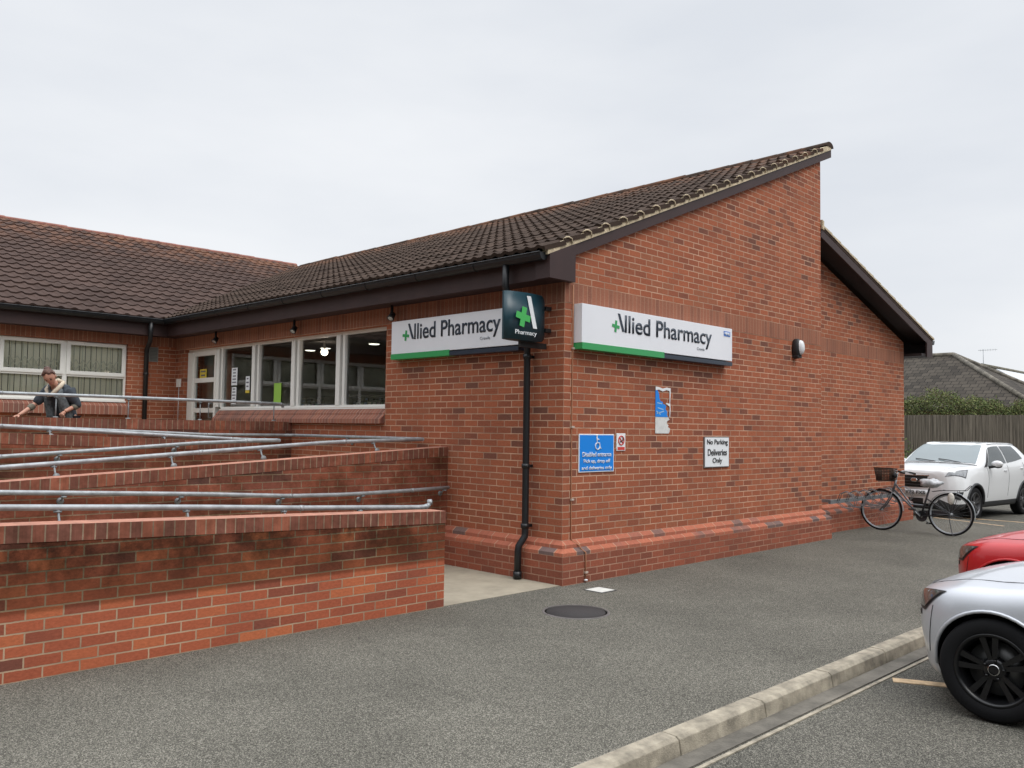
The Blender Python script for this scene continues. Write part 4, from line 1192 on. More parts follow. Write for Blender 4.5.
#@@OBJECTS@@
# ------------------------------------------------------------------ cars
def crm(p0, p1, p2, p3, t):
    return .5*((2*p1)+(-p0+p2)*t+(2*p0-5*p1+4*p2-p3)*t*t+(-p0+3*p1-3*p2+p3)*t**3)
class CarShape:
    """body surface from stations: d (distance from nose), then zb ws wm zm wsh zsh wr zr zc"""
    def __init__(s, st): s.st = st
    def row(s, d):
        st = s.st; n = len(st)
        d = max(st[0][0], min(st[-1][0], d))
        i = 0
        while i < n-2 and d > st[i+1][0]: i += 1
        a, b = st[i], st[i+1]; t = (d-a[0])/(b[0]-a[0]) if b[0] > a[0] else 0
        out = []
        for k in range(1, 10):
            m0 = 0 if i == 0 else (b[k]-st[i-1][k])/(b[0]-st[i-1][0])
            m1 = 0 if i == n-2 else (st[i+2][k]-a[k])/(st[i+2][0]-a[0])
            s0 = (b[k]-a[k])/(b[0]-a[0])
            if i == 0: m0 = s0
            if i == n-2: m1 = s0
            # limit overshoot
            if s0 == 0: m0 = m1 = 0
            else:
                m0 = max(min(m0/s0, 3), 0)*s0; m1 = max(min(m1/s0, 3), 0)*s0
            h = b[0]-a[0]
            out.append((2*t**3-3*t*t+1)*a[k]+(t**3-2*t*t+t)*h*m0+(-2*t**3+3*t*t)*b[k]+(t**3-t*t)*h*m1)
        return out
    def ctrl(s, d):
        zb, ws, wm, zm, wsh, zsh, wr, zr, zc = s.row(d)
        return [(0, zb), (ws*.82, zb), (ws, zb+.07), (wm, zm), (wsh, zsh), (wr, zr), (wr*.55, zc-.25*(zc-zr)), (0, zc)]
    def pt(s, d, w):
        """w: 0 = top centre, +-7 = bottom centre; 7-|w| = control index"""
        v = 7-abs(w); P = s.ctrl(d); i = min(6, int(v)); t = v-i
        if i <= 0: y = P[0][0]+(P[1][0]-P[0][0])*t; z = P[0][1]
        else:
            p0 = P[i-1] if i > 1 else (2*P[1][0]-P[2][0], 2*P[1][1]-P[2][1])
            p3 = P[i+2] if i < 6 else (-P[6][0], P[6][1])
            y = crm(p0[0], P[i][0], P[i+1][0], p3[0], t); z = crm(p0[1], P[i][1], P[i+1][1], p3[1], t)
        return y*(1 if w >= 0 else -1), z
    def P(s, d, w, off=0.0):
        y, z = s.pt(d, w)
        p = Vector((-d, y, z))
        if off:
            e = .01
            y1, z1 = s.pt(d, w+e); y0, z0 = s.pt(d, w-e); a = Vector((0, y1-y0, z1-z0))
            d1 = min(d+e, s.st[-1][0]); d0 = max(d-e, 0)
            yy1, zz1 = s.pt(d1, w); yy0, zz0 = s.pt(d0, w); b = Vector((-(d1-d0), yy1-yy0, zz1-zz0))
            n = a.cross(b)
            if n.length > 1e-9:
                n.normalize()
                c = Vector((0, y, z-.6))
                if n.dot(Vector((0 if 0 < d < s.st[-1][0] else 0, y, z-.55))) < 0 and abs(y)+abs(z-.55) > .2: n = -n
                p = p+n*off
        return p
def patch(cs, name, corners, mt, parent, nu=10, nv=8, off=.004, mirror=False):
    """corners: (d,w) a,b,c,d in order, patch between them"""
    for sgn in ((1, -1) if mirror else (1,)):
        g = MB(); G = []
        for i in range(nu+1):
            r = []
            for j in range(nv+1):
                u, v = i/nu, j/nv
                A, B_, C_, D_ = corners
                d = (1-u)*(1-v)*A[0]+u*(1-v)*B_[0]+u*v*C_[0]+(1-u)*v*D_[0]
                w = (1-u)*(1-v)*A[1]+u*(1-v)*B_[1]+u*v*C_[1]+(1-u)*v*D_[1]
                r.append(cs.P(d, w*sgn, off))
            G.append(r)
        g.grid(G)
        # thin edge back into the body
        ring = [(i, 0) for i in range(nu+1)]+[(nu, j) for j in range(1, nv+1)]+[(i, nv) for i in range(nu-1, -1, -1)]+[(0, j) for j in range(nv-1, 0, -1)]
        g.build(name, mt, parent, world=False, recalc=False)
def wheel(t, x, y, r, width, side, rim_m, spokes=10, spoke_m=None, tw=.035):
    """side: +1 outer face towards +y"""
    o = Vector((x, y, r)); ax = Vector((0, side, 0))
    g = MB(); h = width/2
    rr = r*.70
    g.lathe([(rr, -h*.9), (rr+.015, -h), (r*.93, -h), (r*.985, -h*.82), (r, -h*.5), (r, -h*.17), (r*.99, -h*.16), (r*.99, -h*.12), (r, -h*.11), (r, h*.11), (r*.99, h*.12), (r*.99, h*.16), (r, h*.17), (r, h*.5), (r*.985, h*.82), (r*.93, h), (rr+.02, h), (rr, h*.92)], o, ax, 56)
    w = g.build('tyre', m_rubber, t, world=False)
    g = MB()
    g.lathe([(rr+.003, -h*.9), (rr+.003, h*.93), (rr-.006, h*.96), (rr-.016, h*.9), (rr-.03, h*.6), (rr-.035, -h*.8), (0, -h*.8)], o, ax, 48)
    rim = g.build('rim', rim_m, t, world=False)
    g = MB()
    for k in range(spokes):
        a = (2*math.pi*(k//2)/5+(.19 if k % 2 else -.19)+.2) if spokes == 10 else 2*math.pi*k/spokes+.2
        ra = Vector((math.cos(a), 0, math.sin(a))); tt = ax.cross(ra)
        for (r0, r1, w0, w1, y0, y1) in ((.045, rr-.01, tw*.8, tw*1.25, h*.62, h*.80),):
            A = [o+ra*r0+tt*(w0*s_)+ax*(y0-dz) for s_ in (-.5, .5) for dz in (0, .035)]
            Bq = [o+ra*r1+tt*(w1*s_)+ax*(y1-dz) for s_ in (-.5, .5) for dz in (0, .035)]
            g.face([A[0], A[2], Bq[2], Bq[0]]); g.face([A[2], A[3], Bq[3], Bq[2]]); g.face([A[1], A[0], Bq[0], Bq[1]]); g.face([A[3], A[1], Bq[1], Bq[3]])
    g.lathe([(.075, h*.2), (.07, h*.55), (.055, h*.66), (0, h*.66)], o, ax, 24)
    for k in range(5):
        a = 2*math.pi*k/5+.5; c = o+Vector((math.cos(a)*.055, 0, math.sin(a)*.055))+ax*h*.64
        g.lathe([(.009, 0), (.009, .012), (0, .012)], c, ax, 6)
    g.build('spokes', spoke_m or rim_m, rim, world=False, recalc=True)
    g = MB(); g.lathe([(.034, h*.655), (.034, h*.70), (.029, h*.71)], o, ax, 24); g.build('cap_ring', m_chrome, rim, world=False)
    g = MB(); g.lathe([(r*.52, h*.0), (r*.52, h*.08), (.05, h*.1)], o, ax, 32); g.build('brake_disc', mat('brake disc', (.12, .12, .12), .4, metal=.7) if 'brake disc' not in bpy.data.materials else bpy.data.materials['brake disc'], rim, world=False)
def arch_cut(body, cuts):
    """cuts: list of (x, z, r, ysign, yin)"""
    for (x, z, r, sg, yin) in cuts:
        g = MB()
        prof = []
        g.lathe([(0, 0), (r, 0), (r, .6), (0, .6)], (x, sg*yin, z), (0, sg, 0), 48, smooth=True)
        c = g.build('cutter', m_dark, None, recalc=True)
        md = body.modifiers.new('b', 'BOOLEAN'); md.operation = 'DIFFERENCE'; md.object = c; md.solver = 'EXACT'
        try: md.material_mode = 'TRANSFER'
        except Exception: pass
        bpy.context.view_layer.update()
        dg = bpy.context.evaluated_depsgraph_get()
        me = bpy.data.meshes.new_from_object(body.evaluated_get(dg))
        body.modifiers.remove(md)
        body.data = me
        bpy.data.objects.remove(c)
def car_body(cs, paint, under, t, split_v=2.0, arches=(), nst=160, name='body'):
    L_ = cs.st[-1][0]
    ds = sorted(set([L_*i/nst for i in range(nst+1)]+[.01, .02, .035, .05, .075, L_-.01, L_-.03, L_-.05]))
    sub = 8
    ws = [7-k/sub for k in range(1, 7*sub)]
    ws = [7.0-.0]+ws+[0.0]
    ring = [w for w in ws]+[-w for w in ws[::-1][1:-1]]
    g = MB(); G = [[cs.P(d, w) for w in ring] for d in ds]
    n = len(ring)
    for i in range(len(ds)-1):
        for j in range(n):
            k = (j+1) % n
            wv = 7-min(abs(ring[j]), abs(ring[k])) if True else 0
            g.face([G[i][j], G[i][k], G[i+1][k], G[i+1][j]], m=1 if wv <= split_v+1e-6 else 0, smooth=True)
    c = sum(G[0], Vector())/n
    for j in range(n): g.face([c, G[0][(j+1) % n], G[0][j]], smooth=True)
    c = sum(G[-1], Vector())/n
    for j in range(n): g.face([c, G[-1][j], G[-1][(j+1) % n]], smooth=True)
    b = g.build(name, [paint, under, m_dark], t, world=False, recalc=True)
    b.parent = None
    arch_cut(b, arches)
    b.parent = t
    b.name = name
    b.data.set_sharp_from_angle(angle=R(38))
    return b

def build_suv():
    t = thing('parked_car', 'white compact sport utility car parked nose towards the bicycle', 'car', (0, 0, 0))
    st = [ # d   zb   ws   wm   zm   wsh  zsh   wr   zr   zc
        (0.00, .34, .46, .52, .58, .46, .84, .36, .93, .95),
        (0.05, .26, .60, .67, .58, .60, .90, .50, .99, 1.01),
        (0.16, .22, .75, .80, .60, .73, .95, .62, 1.03, 1.05),
        (0.40, .22, .82, .865, .63, .80, .99, .68, 1.07, 1.09),
        (0.80, .22, .83, .88, .66, .835, 1.03, .72, 1.10, 1.13),
        (1.08, .22, .83, .885, .68, .845, 1.04, .75, 1.11, 1.14),
        (1.20, .22, .83, .885, .68, .85, 1.05, .74, 1.17, 1.20),
        (1.50, .22, .83, .885, .68, .85, 1.06, .70, 1.36, 1.40),
        (1.78, .22, .83, .885, .68, .85, 1.07, .655, 1.48, 1.52),
        (2.20, .22, .83, .885, .68, .85, 1.09, .64, 1.525, 1.57),
        (2.90, .22, .83, .885, .70, .85, 1.11, .63, 1.525, 1.58),
        (3.50, .22, .83, .88, .72, .84, 1.15, .61, 1.49, 1.55),
        (3.82, .25, .80, .86, .74, .81, 1.15, .59, 1.36, 1.42),
        (3.98, .28, .76, .82, .74, .77, 1.10, .58, 1.22, 1.25),
        (4.08, .36, .62, .70, .72, .66, .98, .5, 1.05, 1.06)]
    cs = CarShape(st)
    R_ = .335
    body = car_body(cs, m_wpaint, m_plast, t, 2.35, [(-.80, R_, R_+.055, s_, .52) for s_ in (1, -1)]+[(-3.32, R_, R_+.055, s_, .52) for s_ in (1, -1)])
    for x in (-.80, -3.32):
        for s_ in (1, -1):
            wheel(t, x, s_*.765, R_, .20, s_, m_rimg, 10)
            # cladding round the arch
            g = MB(); 
            pts = []
            for k in range(19):
                a = R(-14+208*k/18); xx = x+(R_+.065)*math.cos(a); zz = R_+(R_+.065)*math.sin(a)
                if zz < .24: continue
                # find the surface y at that height
                best = min(((abs(cs.pt(-xx, s_*w/20)[1]-zz), abs(cs.pt(-xx, s_*w/20)[0])) for w in range(50, 130)), key=lambda q: q[0])
                pts.append((xx, s_*(best[1]-.004), zz))
            g.tube(pts, .028, 8); g.build('arch_trim', m_plast, t, world=False)
    # glass
    patch(cs, 'windscreen', [(1.13, 1.92), (1.13, -1.92), (1.76, -1.80), (1.76, 1.80)], m_screen, t, 24, 10, .006)
    patch(cs, 'side_window', [(1.42, 2.93), (2.40, 2.90), (2.38, 2.12), (1.84, 2.12)], m_carglass, t, 14, 6, .006, True)
    patch(cs, 'side_window', [(2.46, 2.90), (3.35, 2.80), (3.15, 2.12), (2.44, 2.12)], m_carglass, t, 14, 6, .006, True)
    patch(cs, 'quarter_trim', [(1.25, 2.95), (1.40, 2.94), (1.78, 2.14), (1.55, 2.4)], m_dark, t, 6, 6, .005, True)
    patch(cs, 'rear_window', [(3.62, 1.7), (3.62, -1.7), (3.92, -1.8), (3.92, 1.8)], m_carglass, t, 12, 6, .006)
    # lamps and grille
    patch(cs, 'headlamp_surround', [(.04, 3.02), (.40, 3.42), (.56, 2.92), (.09, 2.62)], m_rimg, t, 12, 5, .004, True)
    patch(cs, 'headlamp', [(.045, 2.98), (.38, 3.36), (.52, 2.96), (.09, 2.68)], m_lens, t, 12, 5, .008, True)
    patch(cs, 'fog_lamp_trim', [(.04, 4.35), (.20, 4.50), (.27, 4.05), (.05, 4.0)], m_plast, t, 8, 4, .008, True)
    def front(name, y0, y1, z0, z1, dx, mt, th=.03, yb0=None, yb1=None):
        g = MB(); N_ = 14; yb0 = y0 if yb0 is None else yb0; yb1 = y1 if yb1 is None else yb1
        A, Bq = [], []
        for i in range(N_+1):
            u = i/N_
            for zz, lst, ya, yb_ in ((z1, A, y0, y1), (z0, Bq, yb0, yb1)):
                y = ya+(yb_-ya)*u
                x = dx-.16*(abs(y)/.62)**2.6
                lst.append(Vector((x, y, zz)))
        for i in range(N_):
            g.face([Bq[i], Bq[i+1], A[i+1], A[i]], smooth=True)
            b0, b1 = Vector((-th, 0, 0)), Vector((-th, 0, 0))
            g.face([A[i], A[i+1], A[i+1]+b0, A[i]+b0]); g.face([Bq[i+1], Bq[i], Bq[i]+b0, Bq[i+1]+b0])
        g.face([Bq[0], A[0], A[0]+b0, Bq[0]+b0]); g.face([A[-1], Bq[-1], Bq[-1]+b0, A[-1]+b0])
        return g.build(name, mt, t, world=False)
    gr = front('grille', -.56, .56, .66, .885, .018, m_dark, .1, -.44, .44)
    for k in range(3):
        z = .70+k*.06; q = front('grille_bar', -.46-.02*k, .46+.02*k, z, z+.018, .026, m_rimg, .02)
    front('grille_frame', -.58, .58, .885, .91, .024, m_chrome, .03)
    front('lower_intake', -.50, .50, .30, .44, .006, m_dark, .08, -.44, .44)
    front('bumper_insert', -.66, .66, .245, .30, -.004, m_plast, .12, -.6, .6)
    np_ = front('number_plate', -.26, .26, .50, .61, .030, m_wtxt, .02)
    text_mesh('plate_lettering', 'FY22 FXS', (.034, -.225, .522), (0, 1, 0), (0, 0, 1), .45, .066, m_dark, t, lift=.001, world=False, bold=.02)
    g = MB(); g.ball((0, 0, 0), .055, 8, sc=(.25, 1.3, .8)); 
    for i, v in enumerate(g.v): g.v[i] = v+Vector((.028, 0, .80))
    g.build('bonnet_badge', m_chrome, t, world=False)
    # mirrors, wipers, roof rails, door lines, handles
    for s_ in (1, -1):
        g = MB(); g.ball((-1.52, s_*1.00, 1.14), .10, 10, sc=(.55, 1.15, .68)); g.build('door_mirror', m_wpaint, t, world=False)
        g = MB(); g.tube([(-1.50, s_*.84, 1.06), (-1.51, s_*.92, 1.08), (-1.52, s_*.98, 1.10)], [.03, .028, .04], 8); g.ball((-1.535, s_*1.0, 1.09), .085, 8, sc=(.5, 1.1, .45)); g.build('mirror_base', m_dark, t, world=False)
        g = MB(); g.tube([(-d_, cs.pt(d_, s_*1.95)[0], cs.pt(d_, s_*1.95)[1]+.02) for d_ in (1.95, 2.3, 2.7, 3.1, 3.4)], .012, 6); g.build('roof_rail', m_wpaint, t, world=False)
        for dl, wa, wb in ((1.38, 2.98, 4.55), (2.42, 2.98, 4.55), (3.28, 2.98, 3.7)):
            g = MB(); g.tube([cs.P(dl+.03*math.sin(k*.5), s_*(wa+(wb-wa)*k/10), .0005) for k in range(11)], .004, 4); g.build('door_seam', m_dark, t, world=False)
        for dh in (2.20, 3.10):
            g = MB(); g.tube([cs.P(dh+.02*k, s_*3.25, .012+.012*math.sin(k/7*3.14)) for k in range(8)], .011, 6); g.build('door_handle', m_wpaint, t, world=False)
    for a, b_ in ((.55, -.05), (-.08, -.66)):
        g = MB(); g.tube([cs.P(1.10, a*2.0, .02), cs.P(1.16, (a*.4+b_*.6)*2.0, .03), cs.P(1.20, b_*2.0, .02)], .009, 6); g.build('wiper', m_dark, t, world=False)
    g = MB(); g.tube([cs.P(1.06, w/5, .004) for w in range(-11, 12)], .008, 6); g.build('scuttle', m_dark, t, world=False)
    g = MB()
    for w in (1.75, -1.75): g.tube([cs.P(.12+.09*k, w*(1+.02*k), .001) for k in range(11)], .0035, 4)
    g.build('bonnet_seam', mat('panel gap', (.25, .25, .25), .8), t, world=False)
    return t

def hatch_shape(hh=0.0, nose=0.0):
    st = [ # d   zb   ws   wm   zm   wsh  zsh   wr   zr   zc
        (0.00, .27, .16, .24, .46, .22, .58, .14, .62, .63),
        (0.03, .22, .32, .41, .46, .38, .625, .28, .665, .675),
        (0.08, .19, .46, .55, .46, .52, .65, .42, .69, .705),
        (0.14, .17, .60, .68, .47, .65, .67, .53, .715, .735),
        (0.21, .16, .71, .785, .48, .75, .69, .61, .74, .76),
        (0.30, .16, .785, .85, .50, .815, .71, .665, .765, .785),
        (0.42, .16, .82, .878, .53, .84, .735, .69, .79, .812),
        (0.66, .16, .83, .89, .56, .85, .755, .71, .805, .825),
        (1.10, .16, .83, .895, .60, .86, .815, .72, .865, .885),
        (1.38, .16, .83, .895, .60, .86, .885, .72, 1.00, 1.02),
        (1.75, .16, .83, .895, .60, .86, .90, .64, 1.24, 1.27),
        (2.10, .16, .83, .895, .60, .86, .92, .58, 1.38, 1.42),
        (2.60, .16, .83, .895, .60, .86, .94, .56, 1.42, 1.465),
        (3.30, .16, .83, .895, .62, .86, .97, .55, 1.39, 1.45),
        (3.85, .18, .82, .88, .64, .84, 1.00, .54, 1.28, 1.34),
        (4.15, .22, .78, .84, .66, .80, .98, .56, 1.08, 1.12),
        (4.25, .30, .64, .72, .66, .68, .9, .5, .95, .96)]
    return CarShape([tuple(v if k == 0 else v for k, v in enumerate(r)) for r in st])
def build_hatch(label, paint, rim_m, lens, spokes=10, R_=.308, name='parked_car', tint=None):
    t = thing(name, label, 'car', (0, 0, 0))
    cs = hatch_shape()
    body = car_body(cs, paint, m_plast, t, 1.3, [(-.60, R_, R_+.034, s_, .52) for s_ in (1, -1)]+[(-3.24, R_, R_+.034, s_, .52) for s_ in (1, -1)], nst=200)
    for x in (-.60, -3.24):
        for s_ in (1, -1): wheel(t, x, s_*.775, R_, .215, s_, rim_m, spokes, tw=.030)
        for s_ in (1, -1):
            g = MB(); pts = []
            for k in range(25):
                a = R(-6+192*k/24); xx = x+(R_+.041)*math.cos(a); zz = R_+(R_+.041)*math.sin(a)
                best = min(((abs(cs.pt(-xx, s_*w/40)[1]-zz), abs(cs.pt(-xx, s_*w/40)[0])) for w in range(100, 240)), key=lambda q: q[0])
                pts.append((xx, s_*(best[1]+.000), zz))
            g.tube(pts, .011, 8); g.build('arch_lip', paint, t, world=False)
    patch(cs, 'windscreen', [(1.42, 1.92), (1.42, -1.92), (2.06, -1.80), (2.06, 1.80)], m_screen, t, 24, 10, .006)
    patch(cs, 'side_window', [(1.75, 2.92), (2.60, 2.90), (2.55, 2.12), (2.08, 2.12)], m_carglass, t, 14, 6, .006, True)
    patch(cs, 'side_window', [(2.66, 2.90), (3.60, 2.80), (3.35, 2.12), (2.62, 2.12)], m_carglass, t, 14, 6, .006, True)
    patch(cs, 'rear_window', [(3.75, 1.7), (3.75, -1.7), (4.10, -1.8), (4.10, 1.8)], m_carglass, t, 12, 6, .006)
    patch(cs, 'headlamp_surround', [(.06, 3.45), (.17, 3.52), (.33, 2.84), (.11, 2.48)], m_dark, t, 14, 7, .004, True)
    patch(cs, 'headlamp', [(.068, 3.38), (.168, 3.42), (.305, 2.88), (.12, 2.56)], lens, t, 14, 7, .008, True)
    g = MB()
    for w in (1.62, -1.62): g.tube([cs.P(.10+.10*k, w*(1+.035*k*.3), .001) for k in range(13)], .003, 4)
    g.build('bonnet_seam', m_dark, t, world=False)
    for s_ in (1, -1):
        g = MB(); g.tube([cs.P(.24-.004*k, s_*(3.35+1.2*k/10), .0006) for k in range(11)], .003, 4); g.build('bumper_seam', m_dark, t, world=False)
        g = MB(); g.tube([cs.P(1.42+.02*math.sin(k*.5), s_*(2.98+1.9*k/10), .0005) for k in range(11)], .003, 4); g.build('door_seam', m_dark, t, world=False)
        g = MB(); g.tube([cs.P(2.62, s_*(2.98+1.8*k/10), .0005) for k in range(11)], .003, 4); g.build('door_seam', m_dark, t, world=False)
        g = MB(); g.ball((-1.80, s_*.97, .98), .09, 10, sc=(.6, 1.15, .68)); g.build('door_mirror', paint, t, world=False)
        g = MB(); g.tube([(-1.78, s_*.84, .92), (-1.80, s_*.93, .95)], .022, 8); g.build('mirror_base', m_dark, t, world=False)
    def front(name, yw, z0, z1, dx, mt, th=.05):
        g = MB(); N_ = 16; A, Bq = [], []
        for i in range(N_+1):
            y = -yw+2*yw*i/N_; x = dx-.235*(abs(y)/.62)**1.7
            A.append(Vector((x, y, z1))); Bq.append(Vector((x, y, z0)))
        b0 = Vector((-th, 0, 0))
        for i in range(N_):
            g.face([Bq[i], Bq[i+1], A[i+1], A[i]], smooth=True); g.face([A[i], A[i+1], A[i+1]+b0, A[i]+b0]); g.face([Bq[i+1], Bq[i], Bq[i]+b0, Bq[i+1]+b0])
        g.build(name, mt, t, world=False)
    front('grille', .40, .60, .67, .015, m_dark); front('lower_intake', .50, .28, .42, .012, m_dark)
    front('number_plate', .26, .45, .56, .022, m_wtxt, .02)
    g = MB()
    for s_ in (1, -1): g.lathe([(0, 0), (.02, 0), (.022, -.01), (.0, -.02)], cs.P(.10, s_*3.6, .004), (1, s_*.8, 0), 12)
    g.build('parking_sensor', m_dark, t, world=False)
    return t

def place(t, loc, rotz): t.location = loc; t.rotation_euler = (0, 0, rotz)
suv = build_suv()
place(suv, (11.42, .567, ZR), R(175))
silver = build_hatch('silver hatchback with gloss black alloy wheel, nearest the camera at the kerb', m_silver, m_rim, m_lensd, 10)
place(silver, (-.265, -3.875, ZR), R(90))
redc = build_hatch('bright red hatchback parked beyond the silver one with its nose at the kerb', m_red, m_rim, m_lensd, 10)
place(redc, (2.30, -3.29, ZR), R(90))
bluec = build_hatch('dark blue car behind the white sport utility car at the right picture border', m_blue, m_rimg, m_lens, 10)
place(bluec, (18.3, -.15, ZR), math.pi)
greyc = build_hatch('pale grey car peeping out between the wall end and the white car', m_silver, m_rimg, m_lens, 10)
place(greyc, (18.4, 4.75, ZR), R(-90))

# ------------------------------------------------------------------ bicycle (rear axle at origin, forward +x)
def build_bike():
    t = thing('bicycle', 'old city bicycle with dark front basket leaning at the wall rack', 'bicycle', (0, 0, 0))
    m_fr = mat('bike grey frame', (.15, .155, .165), .35, metal=.5)
    m_frd = mat('bike dark frame', (.03, .03, .035), .4)
    Rw = .345; wb = 1.10
    def bw(x, name):
        g = MB(); g.lathe([(Rw-.028, -.014), (Rw-.012, -.019), (Rw, -.010), (Rw+.003, 0), (Rw, .010), (Rw-.012, .019), (Rw-.028, .014)], (x, 0, Rw), (0, 1, 0), 56)
        w = g.build('wheel', m_rubber, t, world=False)
        g = MB(); g.lathe([(Rw-.026, -.013), (Rw-.045, -.010), (Rw-.048, 0), (Rw-.045, .010), (Rw-.026, .013)], (x, 0, Rw), (0, 1, 0), 56); g.build('rim', m_galv, w, world=False)
        g = MB()
        for k in range(28):
            a = 2*math.pi*k/28; b_ = a+(.35 if k % 2 else -.35); s_ = .025 if (k//2) % 2 else -.025
            g.tube([(x+.02*math.cos(b_), s_, Rw+.02*math.sin(b_)), (x+(Rw-.045)*math.cos(a), 0, Rw+(Rw-.045)*math.sin(a))], .0012, 4, caps=False)
        q = g.build('spokes', m_galv, w, world=False)
        g = MB(); g.tube([(x, -.05, Rw), (x, .05, Rw)], .018, 12); g.build('hub', m_galv, w, world=False)
    bw(0, 'r'); bw(wb, 'f')
    BB = (.46, 0, .28); HT = (.86, 0, .86); HB = (.91, 0, .66); ST = (.33, 0, .74)
    g = MB()
    g.tube([HT, HB], .019, 10)
    g.tube([(.90, 0, .70), BB], .017, 10)
    g.tube([(.875, 0, .80), (.62, 0, .47), (.405, 0, .46)], .014, 10)
    g.build('frame', m_fr, t, world=False)
    g = MB()
    g.tube([BB, ST], .015, 10)
    for s_ in (.05, -.05):
        g.tube([(BB[0], s_*.6, BB[2]), (0, s_, Rw)], .009, 8)
        g.tube([(.38, s_*.4, .58), (0, s_, Rw)], .007, 8)
    g.build('rear_stays', m_frd, t, world=False)
    g = MB()
    for s_ in (.05, -.05): g.tube([(.915, s_*.6, .64), (.94, s_, .58), (1.02, s_, .44), (wb, s_, Rw)], .010, 8)
    g.tube([(.915, -.035, .64), (.915, .035, .64)], .012, 8)
    g.build('fork', m_fr, t, world=False)
    g = MB(); g.tube([(.86, 0, .86), (.84, 0, .95)], .012, 8)
    for s_ in (1, -1): g.tube([(.84, 0, .95), (.86, s_*.10, .99), (.82, s_*.24, 1.02), (.70, s_*.27, 1.0), (.64, s_*.27, .98)], .011, 8)
    g.build('handlebar', m_galv, t, world=False)
    for s_ in (1, -1):
        g = MB(); g.tube([(.74, s_*.27, 1.003), (.63, s_*.27, .978)], .017, 8); g.build('grip', m_dark, t, world=False)
    g = MB(); g.tube([ST, (.31, 0, .82)], .012, 8); g.build('seat_post', m_galv, t, world=False)
    g = MB(); g.ball((.30, 0, .84), .10, 10, sc=(1.35, .8, .36)); g.ball((.42, 0, .84), .05, 8, sc=(1.5, .7, .5)); g.build('saddle', m_dark, t, world=False)
    # crumpled pale plastic bag over the saddle
    g = MB(); rnd = random.Random(5)
    g.ball((0, 0, 0), .13, 10)
    for i, v in enumerate(g.v):
        k = 1+.16*math.sin(v.x*47+v.z*31)+.10*math.sin(v.y*71+v.x*23)
        g.v[i] = Vector((.31+v.x*1.35*k, v.y*.9*k, .835+v.z*.55*k))
    g.build('saddle_cover', mat('pale grey carrier bag', (.50, .52, .54), .45, noise=.25, nscale=25), t, world=False)
    # carrier
    g = MB()
    for s_ in (.06, -.06): g.tube([(.28, s_*.5, .70), (.15, s_, .72), (-.22, s_, .74), (-.30, s_*.9, .82)], .006, 6); g.tube([(-.12, s_, .735), (0, s_, Rw)], .005, 6)
    for x in (-.2, -.05, .1): g.tube([(x, -.06, .733), (x, .06, .733)], .004, 6)
    g.tube([(-.30, -.054, .82), (-.30, .054, .82)], .006, 6)
    g.build('carrier_rack', m_frd, t, world=False)
    g = MB(); g.ball((-.02, .07, .60), .06, 8, sc=(.9, .5, 1.6)); g.build('pannier_bag', mat('cream plastic', (.60, .58, .52), .5, noise=.2, nscale=30), t, world=False)
    # mudguards
    for x, a0, a1 in ((0, 20, 190), (wb, 15, 140)):
        g = MB(); prev = None
        for k in range(25):
            a = R(a0+(a1-a0)*k/24) if x == 0 else R(a0+(a1-a0)*k/24+40)
            a = a if x == 0 else a
            row = [Vector((x-(Rw+.022-abs(q)*6)*-math.cos(a), q, Rw+(Rw+.022-abs(q)*6*.3)*math.sin(a))) if False else Vector((x+(Rw+.022-.2*abs(q))*math.cos(a), q, Rw+(Rw+.022-.2*abs(q))*math.sin(a))) for q in (-.028, -.014, 0, .014, .028)]
            if prev:
                for j in range(4): g.face([prev[j], prev[j+1], row[j+1], row[j]], smooth=True)
            prev = row
        g.build('mudguard', m_galv, t, world=False)
    # crank, chainwheel, pedals, chain guard
    g = MB(); g.lathe([(.085, .035), (.09, .038), (.085, .041), (.02, .041)], (.46, 0, .28), (0, -1, 0), 28); g.build('chainring', m_frd, t, world=False)
    g = MB(); g.tube([(.46, -.05, .28), (.35, -.06, .17)], .010, 6); g.tube([(.46, .05, .28), (.57, .06, .39)], .010, 6); g.build('crank', m_galv, t, world=False)
    for p in ((.35, -.10, .17), (.57, .10, .39)):
        g = MB(); g.box(p[0]-.045, p[0]+.045, p[1]-.045, p[1]+.045, p[2]-.012, p[2]+.012); g.build('pedal', m_dark, t, world=False)
    g = MB(); g.bar((.50, -.045, .345), (.03, -.045, .375), .004, .05, (0, 0, 1)); g.build('chain_guard', m_frd, t, world=False)
    g = MB(); g.tube([(.02, .06, .33), (-.06, .13, .02), (-.09, .14, .01)], .008, 6); g.build('kickstand', m_frd, t, world=False)
    # wicker basket
    g = MB(); x0, x1, z0, z1 = .90, 1.17, .84, 1.05
    for k in range(9):
        z = z0+(z1-z0)*k/8; s_ = .80+.2*k/8
        cx = (x0+x1)/2; hx = (x1-x0)/2*s_; hy = .17*s_
        g.tube([(cx-hx, -hy, z), (cx+hx, -hy, z), (cx+hx, hy, z), (cx-hx, hy, z)], .009 if k in (0, 8) else .006, 6, closed=True)
    for k in range(10):
        for sg in (1, -1):
            y = .17*sg; x = x0+(x1-x0)*(k+.5)/10
            g.tube([((x-1.035)*.8+1.035, y*.8, z0), (x, y, z1)], .005, 5)
            yy = -.17+.34*(k+.5)/10; xx = x1 if sg > 0 else x0
            g.tube([((xx-1.035)*.8+1.035, yy*.8, z0), (xx, yy, z1)], .005, 5)
    g.box(.93, 1.14, -.13, .13, z0, z0+.01)
    g.build('basket', m_wood, t, world=False)
    g = MB(); g.ball((.88, 0, .93), .045, 8, sc=(1, 1.2, .9)); g.build('front_lamp', m_dark, t, world=False)
    # brake cable
    g = MB(); g.tube([(.80, .2, 1.0), (.90, .16, 1.04), (.93, .05, .95), (.91, .02, .70)], .003, 5); g.build('brake_cable', m_dark, t, world=False)
    return t
bike = build_bike()
